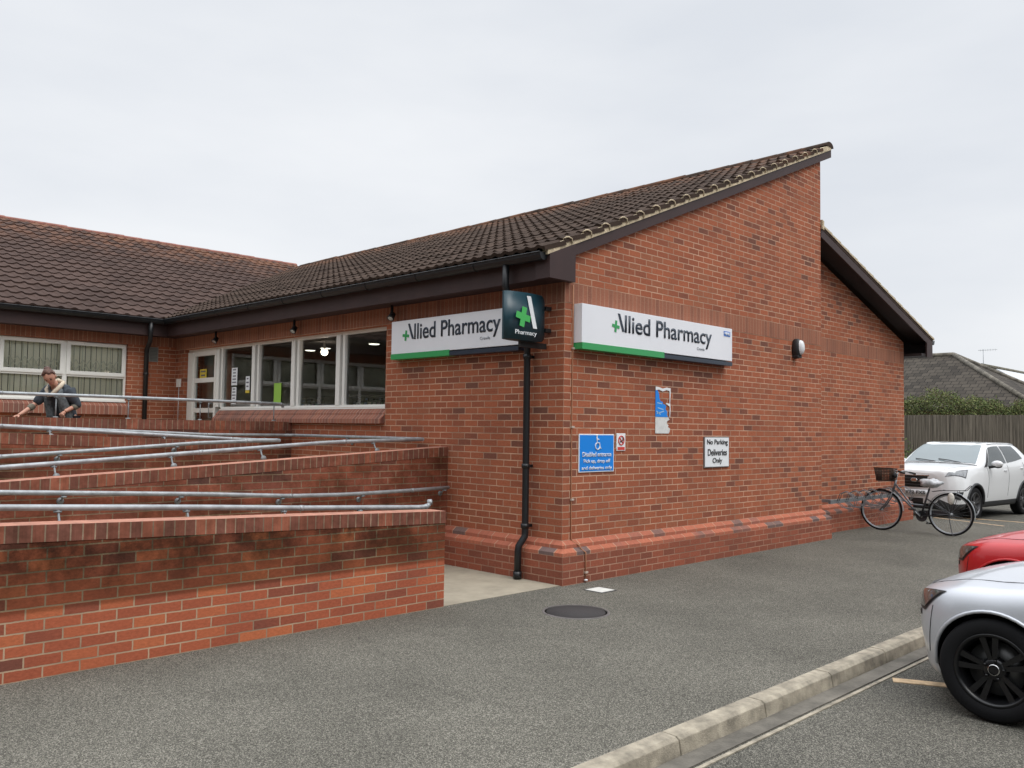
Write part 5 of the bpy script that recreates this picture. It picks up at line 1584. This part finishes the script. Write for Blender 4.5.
hd = R(93)
bike.location = (8.12, -1.20, 0); bike.rotation_euler = (R(3), 0, hd)

# wall mounted cycle rack
m_rack = mat('dull rack steel', (.20, .21, .22), .55, metal=.4)
t = thing('cycle_rack', 'grey steel cycle rack with curved wheel loops on the set back wall', 'cycle rack', (7.6, .2, .5))
g = MB(); g.box(6.55, 9.35, .085, .125, .50, .56); g.build('rack_bar', m_rack, t)
for x in (6.7, 7.9, 9.2):
    g = MB(); g.box(x-.02, x+.02, .125, .349, .51, .56); g.build('wall_bracket', m_galv, t)
for i in range(8):
    x = 6.75+i*.34
    for k, dx in enumerate((0, .07)):
        g = MB(); g.tube([(x+dx, .07, .54), (x+dx, .02, .66), (x+dx+.02, -.06, .70), (x+dx+.04, -.16, .64), (x+dx+.05, -.20, .52), (x+dx+.04, -.14, .42), (x+dx+.02, -.02, .44), (x+dx, .085, .52)], .006, 6)
        g.build('wheel_loop', m_rack, t)

# ------------------------------------------------------------------ fence, hedge, houses behind
m_fence = mat('weathered fence board', (.15, .125, .095), .95, noise=.35, nscale=5, bump=.4)
def stripe_mat():
    m = bpy.data.materials.new('weathered boards'); m.use_nodes = True
    t = m.node_tree; L = t.links.new; b = t.nodes['Principled BSDF']
    g = t.nodes.new('ShaderNodeTexCoord'); mp = t.nodes.new('ShaderNodeMapping'); mp.inputs['Scale'].default_value = (18, 18, .5)
    L(g.outputs['Object'], mp.inputs[0])
    n = t.nodes.new('ShaderNodeTexNoise'); n.inputs['Scale'].default_value = 1.4; n.inputs['Detail'].default_value = 5; n.inputs['Roughness'].default_value = .7
    L(mp.outputs[0], n.inputs['Vector'])
    r = t.nodes.new('ShaderNodeValToRGB'); e = r.color_ramp.elements
    e[0].position = .35; e[0].color = (.075, .066, .053, 1); e[1].position = .68; e[1].color = (.27, .235, .185, 1)
    L(n.outputs['Fac'], r.inputs[0]); L(r.outputs[0], b.inputs['Base Color']); b.inputs['Roughness'].default_value = .95; b.inputs['Specular IOR Level'].default_value = .15
    return m
m_boards = stripe_mat()
t = thing('timber_fence', 'tall weathered close boarded fence behind the parked cars', 'fence', (24, 2, ZR))
g = MB(); y = -9.0; rnd = random.Random(3)
while y < 14:
    w_ = .10
    h_ = 2.31+rnd.uniform(-.01, .01); a = rnd.uniform(.0, .012)
    g.prism([(24.0-a, y), (24.018-a, y+w_+.015), (24.03-a, y+w_+.015), (24.03-a, y)], 'z', ZR, h_)
    y += w_+rnd.uniform(-.006, .006)
g.build('boards', m_boards, t)
g = MB(); g.box(24.03, 24.08, -9, 14, 2.2, 2.29); g.box(24.03, 24.08, -9, 14, .4, .49); g.build('rails', m_fence, t)
g = MB()
y = -9
while y < 14: g.box(24.03, 24.13, y, y+.1, ZR, 2.29); y += 2.4
p_ = g.build('posts', m_fence, t); p_['kind'] = 'stuff'

def leaf_mass(name, label, cat, fn, n, size, cols, seed=1, dens=None):
    """leaves scattered through a volume; fn(rnd)->point"""
    t = thing(name, label, cat, fn(random.Random(0)))
    rnd = random.Random(seed); g = MB()
    for _ in range(n):
        p = Vector(fn(rnd)); s_ = size*rnd.uniform(.6, 1.4)
        a = Vector((rnd.gauss(0, 1), rnd.gauss(0, 1), rnd.gauss(0, .7))).normalized(); b = a.orthogonal().normalized()
        b = (b*math.cos(_)+a.cross(b)*math.sin(_))
        c = a.cross(b)
        g.face([p-b*s_, p+c*s_*.45, p+b*s_, p-c*s_*.45], m=rnd.choice(range(len(cols))))
    g.build('foliage', cols, t, weld=False)
    return t
mg = [mat('leaf a', (.13, .17, .05), .8), mat('leaf b', (.08, .115, .035), .8), mat('leaf c', (.19, .21, .07), .8), mat('leaf d', (.10, .085, .035), .8)]
def hedge_fn(rnd):
    y = rnd.uniform(-9, 13.5)
    top = 2.92+.16*math.sin(y*1.7)+.10*math.sin(y*4.1+1)+.08*math.sin(y*9.3)+(y-4)*.045
    z = 1.9+(top-1.9)*rnd.random()**.75+rnd.gauss(0, .05)
    return (25.0+rnd.uniform(-.55, .55), y, z)
hg = leaf_mass('hedge', 'clipped olive green hedge showing above the timber fence', 'hedge', hedge_fn, 80000, .036, mg)
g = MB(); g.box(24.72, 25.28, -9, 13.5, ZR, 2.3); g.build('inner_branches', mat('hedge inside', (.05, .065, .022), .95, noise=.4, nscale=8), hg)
def shrub_fn(rnd):
    a = rnd.uniform(0, 6.28); r_ = .75*rnd.random()**.5; return (23.2+r_*math.cos(a)*.6, 5.7+r_*math.sin(a), ZR+abs(rnd.gauss(.5, .42)))
sh = leaf_mass('shrub', 'dark green shrub at the foot of the fence beside the wall end', 'shrub', shrub_fn, 2500, .05, mg[:2], 4)

# house roofs
def rooft_mat(name, c1, c2):
    m = brick_mat(name, [(0, c1), (.5, c2), (1, tuple(x*1.25 for x in c2))], (.012, .011, .010), bw=.33, rh=.30, off=.5, ms=.014, sheen_bump=.9)
    return m
m_slate = rooft_mat('dark house tiles', (.034, .029, .024), (.060, .051, .041))
m_wallh = brick_mat('house brick', PAL, MORT)
h = thing('hip_roof_house', 'bungalow with a dark hipped tile roof behind the hedge', 'house', (35, 9, ZR))
zr_, ze = 5.28, 2.75
ry0, ry1, rx = 7.45, 19.0, 35.0      # ridge
ex0, ex1, ey0, ey1 = 30.6, 39.4, 3.05, 23.4
g = MB()
def rface(P):
    P = [Vector(p) for p in P]; nn = (P[1]-P[0]).cross(P[2]-P[0]).normalized()
    hx = Vector((-nn.y, nn.x, 0)).normalized() if abs(nn.z) < .999 else Vector((1, 0, 0)); vv = nn.cross(hx)
    g.face(P, uv=[(p.dot(hx), p.dot(vv)) for p in P])
rface([(ex0, ey1, ze), (ex0, ey0, ze), (rx, ry0, zr_), (rx, ry1, zr_)])
rface([(ex0, ey0, ze), (ex1, ey0, ze), (rx, ry0, zr_)])
rface([(ex1, ey0, ze), (ex1, ey1, ze), (rx, ry1, zr_), (rx, ry0, zr_)])
rface([(ex1, ey1, ze), (ex0, ey1, ze), (rx, ry1, zr_)])
g.build('roof', m_slate, h, weld=False)
g = MB()
g.tube([(rx, ry0, zr_+.03), (rx, ry1, zr_+.03)], .10, 8); g.tube([(ex0, ey0, ze+.04), (rx, ry0, zr_+.03)], .10, 8); g.tube([(ex1, ey0, ze+.04), (rx, ry0, zr_+.03)], .10, 8)
g.build('ridge_tiles', mat('lichen ridge', (.15, .135, .11), .9, noise=.5, nscale=5), h)
g = MB(); g.box(ex0+.4, ex1-.4, ey0+.4, ey1-.4, ZR, ze-.02); g.build('wall', m_wallh, h)
g = MB(); g.box(ex0-.05, ex0, ey0, ey1, ze-.12, ze+.02); g.box(ex0-.05, ex1+.05, ey0-.05, ey0, ze-.12, ze+.02); g.build('gutter', m_dark, h)
for wy in (6, 10, 14):
    g = MB(); g.box(ex0+.36, ex0+.42, wy, wy+1.6, .8, 2.0); f_ = g.build('window', m_white, h)
    g = MB(); g.box(ex0+.34, ex0+.36, wy+.08, wy+1.52, .88, 1.92); g.build('pane', m_carglass, f_)
# gabled house with panel
h2 = thing('gabled_house', 'house with pale barge boards and a white roof panel at the right edge', 'house', (46, 7, ZR))
ap = Vector((42, 8.36, 5.25)); sl2 = .62
g = MB(); Lx = 12; hw = 5.2
rface([(ap.x, ap.y-hw, ap.z-hw*sl2), (ap.x+Lx, ap.y-hw, ap.z-hw*sl2), (ap.x+Lx, ap.y, ap.z), (ap.x, ap.y, ap.z)])
rface([(ap.x+Lx, ap.y+hw, ap.z-hw*sl2), (ap.x, ap.y+hw, ap.z-hw*sl2), (ap.x, ap.y, ap.z), (ap.x+Lx, ap.y, ap.z)])
g.build('roof', m_slate, h2, weld=False)
g = MB(); g.prism([(ap.y-hw+.3, ZR), (ap.y+hw-.3, ZR), (ap.y+hw-.3, ap.z-hw*sl2), (ap.y, ap.z-.1), (ap.y-hw+.3, ap.z-hw*sl2)], 'x', ap.x+.15, ap.x+Lx-.2); g.build('wall', mat('cream render', (.5, .46, .38), .9), h2)
for s_ in (1, -1):
    g = MB(); g.prism([(ap.y, ap.z+.02), (ap.y+s_*hw, ap.z-hw*sl2+.02), (ap.y+s_*hw, ap.z-hw*sl2-.17), (ap.y, ap.z-.17)], 'x', ap.x-.04, ap.x+.10); g.build('barge_board', mat('pale barge', (.62, .56, .46), .7), h2)
g = MB()
nn = Vector((0, -sl2, 1)).normalized()
o_ = ap+Vector((0, -.30, -.30*sl2))+nn*.12; dn = Vector((0, -1, -sl2)).normalized()
P = [o_+Vector((1.2, 0, 0)), o_+Vector((8, 0, 0)), o_+Vector((8, 0, 0))+dn*3.2, o_+Vector((1.2, 0, 0))+dn*3.2]
g.face([P[3], P[2], P[1], P[0]]); g.face([p-nn*.1 for p in P])
for i in range(4): g.face([P[i], P[(i+1) % 4], P[(i+1) % 4]-nn*.1, P[i]-nn*.1])
g.build('roof_panel', mat('glossy pale panel', (.62, .64, .65), .25), h2)
g = MB(); g.tube([ap+Vector((0, 0, .03)), ap+Vector((Lx, 0, .03))], .12, 8); g.build('ridge_tiles', mat('lichen ridge two', (.13, .12, .09), .9, noise=.5, nscale=5), h2)
t = thing('tv_aerial', 'thin television aerial on a mast above the gabled house', 'aerial', (42.3, 8.40, 5.1))
g = MB(); g.tube([(42.3, 8.36, 5.0), (42.3, 8.36, 6.15)], .014, 6); g.build('mast', m_galv, t)
g = MB(); g.tube([(42.3, 8.6, 6.1), (42.3, 7.7, 6.1)], .010, 6)
for k in range(7): g.tube([(42.3, 8.5-k*.12, 6.04), (42.3, 8.5-k*.12, 6.16)], .005, 4)
g.build('antenna', m_galv, t)

# ------------------------------------------------------------------ woman behind the top wall
def skin_mesh(name, verts, edges, radii, mt, parent, sub=2, root=0):
    me = bpy.data.meshes.new(name); me.from_pydata([Vector(v) for v in verts], edges, [])
    o = bpy.data.objects.new(name, me); C.objects.link(o)
    sk = o.modifiers.new('s', 'SKIN'); sk.use_smooth_shade = True
    ss = o.modifiers.new('u', 'SUBSURF'); ss.levels = sub; ss.render_levels = sub
    for i, r_ in enumerate(radii):
        r_ = r_ if isinstance(r_, tuple) else (r_, r_)
        me.skin_vertices[0].data[i].radius = r_
        me.skin_vertices[0].data[i].use_root = (i == root)
    bpy.context.view_layer.update()
    dg = bpy.context.evaluated_depsgraph_get()
    m2 = bpy.data.meshes.new_from_object(o.evaluated_get(dg))
    bpy.data.objects.remove(o)
    m2.materials.clear(); m2.materials.append(mt)
    for p in m2.polygons: p.use_smooth = True
    q = bpy.data.objects.new(name, m2); C.objects.link(q)
    if parent: q.parent = parent
    return q
def build_woman():
    """local: stands at origin, +x = direction she leans (image left), +y away from the viewer"""
    t = thing('person', 'woman in dark cardigan and pale scarf bending behind the top wall', 'person', (0, 0, 0))
    m_skin = mat('skin', (.52, .27, .19), .55, noise=.06, nscale=12)
    m_card = mat('dark slate cardigan', (.045, .055, .068), .9, noise=.25, nscale=14, bump=.3)
    m_scarf = mat('pale grey patterned scarf', (.105, .12, .128), .9, noise=.5, nscale=22)
    m_cream = mat('cream collar', (.55, .47, .36), .9)
    m_top = mat('black top', (.012, .012, .016), .8)
    m_hair = mat('reddish brown hair', (.085, .034, .020), .6, noise=.5, nscale=40)
    m_trs = mat('navy trousers', (.02, .022, .03), .85)
    m_sleeve = mat('olive rolled sleeve', (.17, .155, .12), .9)
    V = [(0, 0, .92), (.02, 0, 1.06), (.06, 0, 1.20), (.12, 0, 1.33), (.17, 0, 1.415), (.215, 0, 1.46),      # 0 pelvis .. 5 neck base? top
         (.12, -.14, 1.36), (.03, -.215, 1.14), (.21, -.17, 1.085), (.24, -.165, 1.075),                             # near arm: shoulder elbow wrist palm
         (.13, .14, 1.36), (.28, .25, 1.17), (.48, .31, 1.07), (.51, .325, 1.055),                              # far arm reaching forward and down
         (.0, -.09, .88), (.02, -.10, .48), (-.03, -.10, .09), (.07, -.11, .045), (.14, -.115, .03),
         (.0, .09, .88), (.05, .10, .48), (.01, .10, .09), (.11, .11, .045), (.18, .115, .03)]
    E_ = [(0, 1), (1, 2), (2, 3), (3, 4), (4, 5), (3, 6), (6, 7), (7, 8), (8, 9), (3, 10), (10, 11), (11, 12), (12, 13),
          (0, 14), (14, 15), (15, 16), (16, 17), (17, 18), (0, 19), (19, 20), (20, 21), (21, 22), (22, 23)]
    rad = [(.10, .13), (.10, .12), (.10, .125), (.085, .115), (.052, .052), (.05, .05),
           (.040), .036, .028, .026, (.040), .036, .027, .026, .085, .058, .042, .04, .03, .085, .058, .042, .04, .03]
    body = skin_mesh('body', V, E_, rad, m_skin, t)
    # trousers
    skin_mesh('trousers', [(0, 0, .95), (.0, -.09, .88), (.02, -.10, .48), (-.03, -.10, .10), (.0, .09, .88), (.05, .10, .48), (.01, .10, .10)],
              [(0, 1), (1, 2), (2, 3), (0, 4), (4, 5), (5, 6)], [(.10, .13), .095, .078, .065, .095, .078, .065], m_trs, t)
    for x, y in ((.07, -.11), (.11, .11)):
        g = MB(); g.ball((x, y, .05), .06, 8, sc=(2.1, .8, .85)); g.build('shoe', m_dark, t, world=False)
    # cardigan: torso and upper sleeves
    skin_mesh('cardigan', [(.02, 0, .66), (.01, 0, .95), (.03, 0, 1.08), (.065, 0, 1.22), (.115, 0, 1.34), (.15, 0, 1.39), (.115, -.14, 1.355), (.035, -.22, 1.15), (.07, -.22, 1.10), (.125, .14, 1.355), (.275, .25, 1.175)],
              [(0, 1), (1, 2), (2, 3), (3, 4), (4, 5), (4, 6), (6, 7), (7, 8), (4, 9), (9, 10)],
              [(.17, .20), (.15, .19), (.13, .165), (.13, .165), (.12, .155), (.08, .08), .085, .066, .06, .085, .064], m_card, t)
    skin_mesh('rolled_sleeve', [(.035, -.222, 1.14), (.125, -.198, 1.105)], [(0, 1)], [.055, .043], m_sleeve, t)
    skin_mesh('rolled_sleeve', [(.28, .25, 1.17), (.37, .278, 1.123)], [(0, 1)], [.055, .042], m_sleeve, t)
    # open front: black strip and hanging scarf ends
    def cloth(name, rows, mt, th=.012):
        g = MB(); G = [[Vector(p) for p in r] for r in rows]
        g.grid(G); g.grid([[p+Vector((th, 0, 0)) for p in r][::-1] for r in G]); 
        return g.build(name, mt, t, world=False)
    g = MB(); g.tube([(.27, -.005, 1.36), (.205, -.005, 1.20), (.18, -.005, 1.05), (.17, -.005, .85)], [.03, .028, .028, .028], 8); g.build('black_top', m_top, t, world=False)
    for (pts, rr) in (([(.16, -.07, 1.44), (.225, -.095, 1.33), (.165, -.105, 1.18), (.13, -.11, 1.02), (.125, -.11, .84)], [.026, .045, .062, .075, .082]),
                      ([(.18, .06, 1.44), (.235, .085, 1.33), (.175, .095, 1.18), (.14, .10, 1.02), (.13, .10, .84)], [.026, .045, .062, .075, .082])):
        g = MB(); g.tube(pts, rr, 10)
        for i, v in enumerate(g.v): g.v[i] = Vector((v.x*1.0+.008*math.sin(v.z*60), v.y+.006*math.sin(v.z*45), v.z))
        g.build('scarf_end', m_scarf, t, world=False)
    g = MB(); g.tube([(.10, -.085, 1.46), (.19, -.10, 1.42), (.27, -.07, 1.36), (.30, -.01, 1.30)], [.026, .03, .028, .02], 8); g.tube([(.10, -.085, 1.46), (.09, 0, 1.485), (.12, .085, 1.46), (.24, .08, 1.38), (.30, .01, 1.30)], [.026, .03, .026, .024, .02], 8)
    g.build('cream_collar', m_cream, t, world=False)
    # head, tilted down and forward
    hd_ = Matrix.Translation((.275, -.01, 1.555)) @ Matrix.Rotation(R(38), 4, 'Y') @ Matrix.Rotation(R(-22), 4, 'Z') @ Matrix.Scale(.93, 4)
    def H(p): return hd_ @ Vector(p)
    g = MB(); g.ball((0, 0, 0), .1, 12)
    for i, v in enumerate(g.v):
        x, y, z = v*10
        # skull shape: narrow jaw, flat face side (+x)
        k = 1-.30*max(0, -z)**1.3
        px = x*.098*(1-.06*max(0, -z)) if x < 0 else x*.088
        if z < -.2 and x > 0: px += .012*min(1, -z)
        if z < 0 and x < 0: px *= 1-.35*min(1, -z)
        nose = 0
        if x > .6 and abs(y) < .22 and -.35 < z < .15: nose = .022*(1-abs(y)/.22)*(1-abs(z+.18)/.34 if abs(z+.18) < .34 else 0)
        brow = .006 if (x > .6 and .12 < z < .3) else 0
        sock = -.007 if (x > .6 and .15 < abs(y) < .5 and -.08 < z < .13) else 0
        g.v[i] = H((px+nose+brow+sock, y*.078*k, z*.118))
    hd_o = g.build('head', m_skin, t, world=False)
    for s_ in (1, -1):
        g = MB(); g.ball(H((.073, s_*.03, .004)), .011, 8); g.build('eye', m_dark, hd_o, world=False)
        g = MB(); g.tube([H((.082, s_*.015, .028)), H((.083, s_*.032, .033)), H((.072, s_*.05, .026))], .004, 6); g.build('eyebrow', m_hair, hd_o, world=False)
        g = MB(); g.ball((0, 0, 0), .028, 8, sc=(.7, .35, 1.1))
        for i, v in enumerate(g.v): g.v[i] = H((v.x-.01, v.y+s_*.078, v.z-.01))
        g.build('ear', m_skin, hd_o, world=False)
    g = MB(); g.tube([H((.088, -.022, -.058)), H((.096, 0, -.055)), H((.088, .022, -.058))], .006, 6); g.build('mouth', mat('lips', (.38, .12, .10), .5), hd_o, world=False)
    # hair: swept back cap with a bun
    g = MB(); g.ball((0, 0, 0), .1, 12)
    for i, v in enumerate(g.v):
        x, y, z = v*10
        fx = x
        if z < -.15 and x > -.55: z = max(z, -.15) 
        if x > .45: fx = .45+(x-.45)*.35
        if x > .3 and z < .45: z = max(z, .45)
        if x > .1 and z < .62: z = max(z, .62)
        g.v[i] = H((fx*.108-.010, y*.086, z*.124+.010))
    g.build('hair', m_hair, hd_o, world=False)
    g = MB(); g.ball(H((-.075, 0, .085)), .045, 8, sc=(1, 1.1, .9)); g.build('hair_bun', m_hair, hd_o, world=False)
    skin_mesh('neck', [(.15, 0, 1.41), (.24, -.005, 1.50)], [(0, 1)], [.056, .052], m_skin, t, 2)
    # hands: palm and five fingers each
    def hand(name, wr, dirv, side, curl, down=Vector((0, 0, -1))):
        wr = Vector(wr); f = Vector(dirv).normalized(); s_ = f.cross(down).normalized()*side; dn = s_.cross(f)*side
        vs = [wr, wr+f*.045, wr+f*.085]; es = [(0, 1), (1, 2)]; rs = [(.022, .026), (.017, .036), (.014, .036)]
        for k, (off, ln) in enumerate(((-.030, .062), (-.010, .072), (.010, .068), (.028, .052))):
            b = wr+f*.085+s_*off; n0 = len(vs)
            a1 = (f*math.cos(curl)+dn*math.sin(curl)); a2 = (f*math.cos(curl*2.2)+dn*math.sin(curl*2.2))
            vs += [b, b+a1*ln*.5, b+a1*ln*.5+a2*ln*.5]; es += [(2, n0), (n0, n0+1), (n0+1, n0+2)]; rs += [.010, .009, .007]
        n0 = len(vs); b = wr+f*.025-s_*.032
        vs += [b, b-s_*.022+f*.03, b-s_*.025+f*.055+dn*.015]; es += [(1, n0), (n0, n0+1), (n0+1, n0+2)]; rs += [.013, .011, .009]
        return skin_mesh(name, vs, es, rs, m_skin, t, 1)
    hand('hand', (.50, .318, 1.06), (.8, .25, -.5), 1, .35)
    hand('hand', (.222, -.168, 1.08), (.6, .1, -.5), -1, .9)
    # lean the upper body forward from the hips
    def bend(o):
        for v in o.data.vertices:
            z = v.co.z
            if z > .86:
                a = R(10)*min(1, (z-.86)/.22)
                x, h = v.co.x, z-.90
                v.co.x = x*math.cos(a)+h*math.sin(a); v.co.z = .90-x*math.sin(a)+h*math.cos(a)
        for c in o.children: bend(c)
    for o in t.children: bend(o)
    return t
wm = build_woman()
wm.location = (-2.98, 6.20, .775); wm.rotation_euler = (0, 0, R(216)); wm.scale = (.96, -.96, .96)

# added unseen evergreen masses that cut low sky light from left and behind
def screen(label, x0, y0, x1, y1, h, seed):
    t = thing('evergreen_light_blocker', label, 'hedge', ((x0+x1)/2, (y0+y1)/2, ZR))
    rnd = random.Random(seed); g = MB(); n = 60; a = Vector((x0, y0, 0)); b = Vector((x1, y1, 0)); d = (b-a)/n; nr = Vector((-d.y, d.x, 0)).normalized()
    P = [[a+d*i+nr*rnd.uniform(-.5, .5)*(1 if j < 9 else .2)+Vector((0, 0, ZR+h*j/9+(rnd.uniform(-.8, .8) if j == 9 else 0))) for j in range(10)] for i in range(n+1)]
    Q = [[p+nr*(2.2-.12*j) for j, p in enumerate(r)] for r in P]
    g.grid(P, smooth=False); g.grid([r[::-1] for r in Q], smooth=False)
    for i in range(n): g.face([P[i][9], P[i+1][9], Q[i+1][9], Q[i][9]])
    g.build('foliage', mat('evergreen', (.03, .045, .018), .9, noise=.5, nscale=3), t, weld=False)
screen('added evergreen light blocker left of the ramp, outside the picture', -19, -12, -19, 12, 8.5, 3)
screen('added evergreen light blocker across the car park, unseen behind the camera', -25, -24, 30, -26, 7.5, 5)
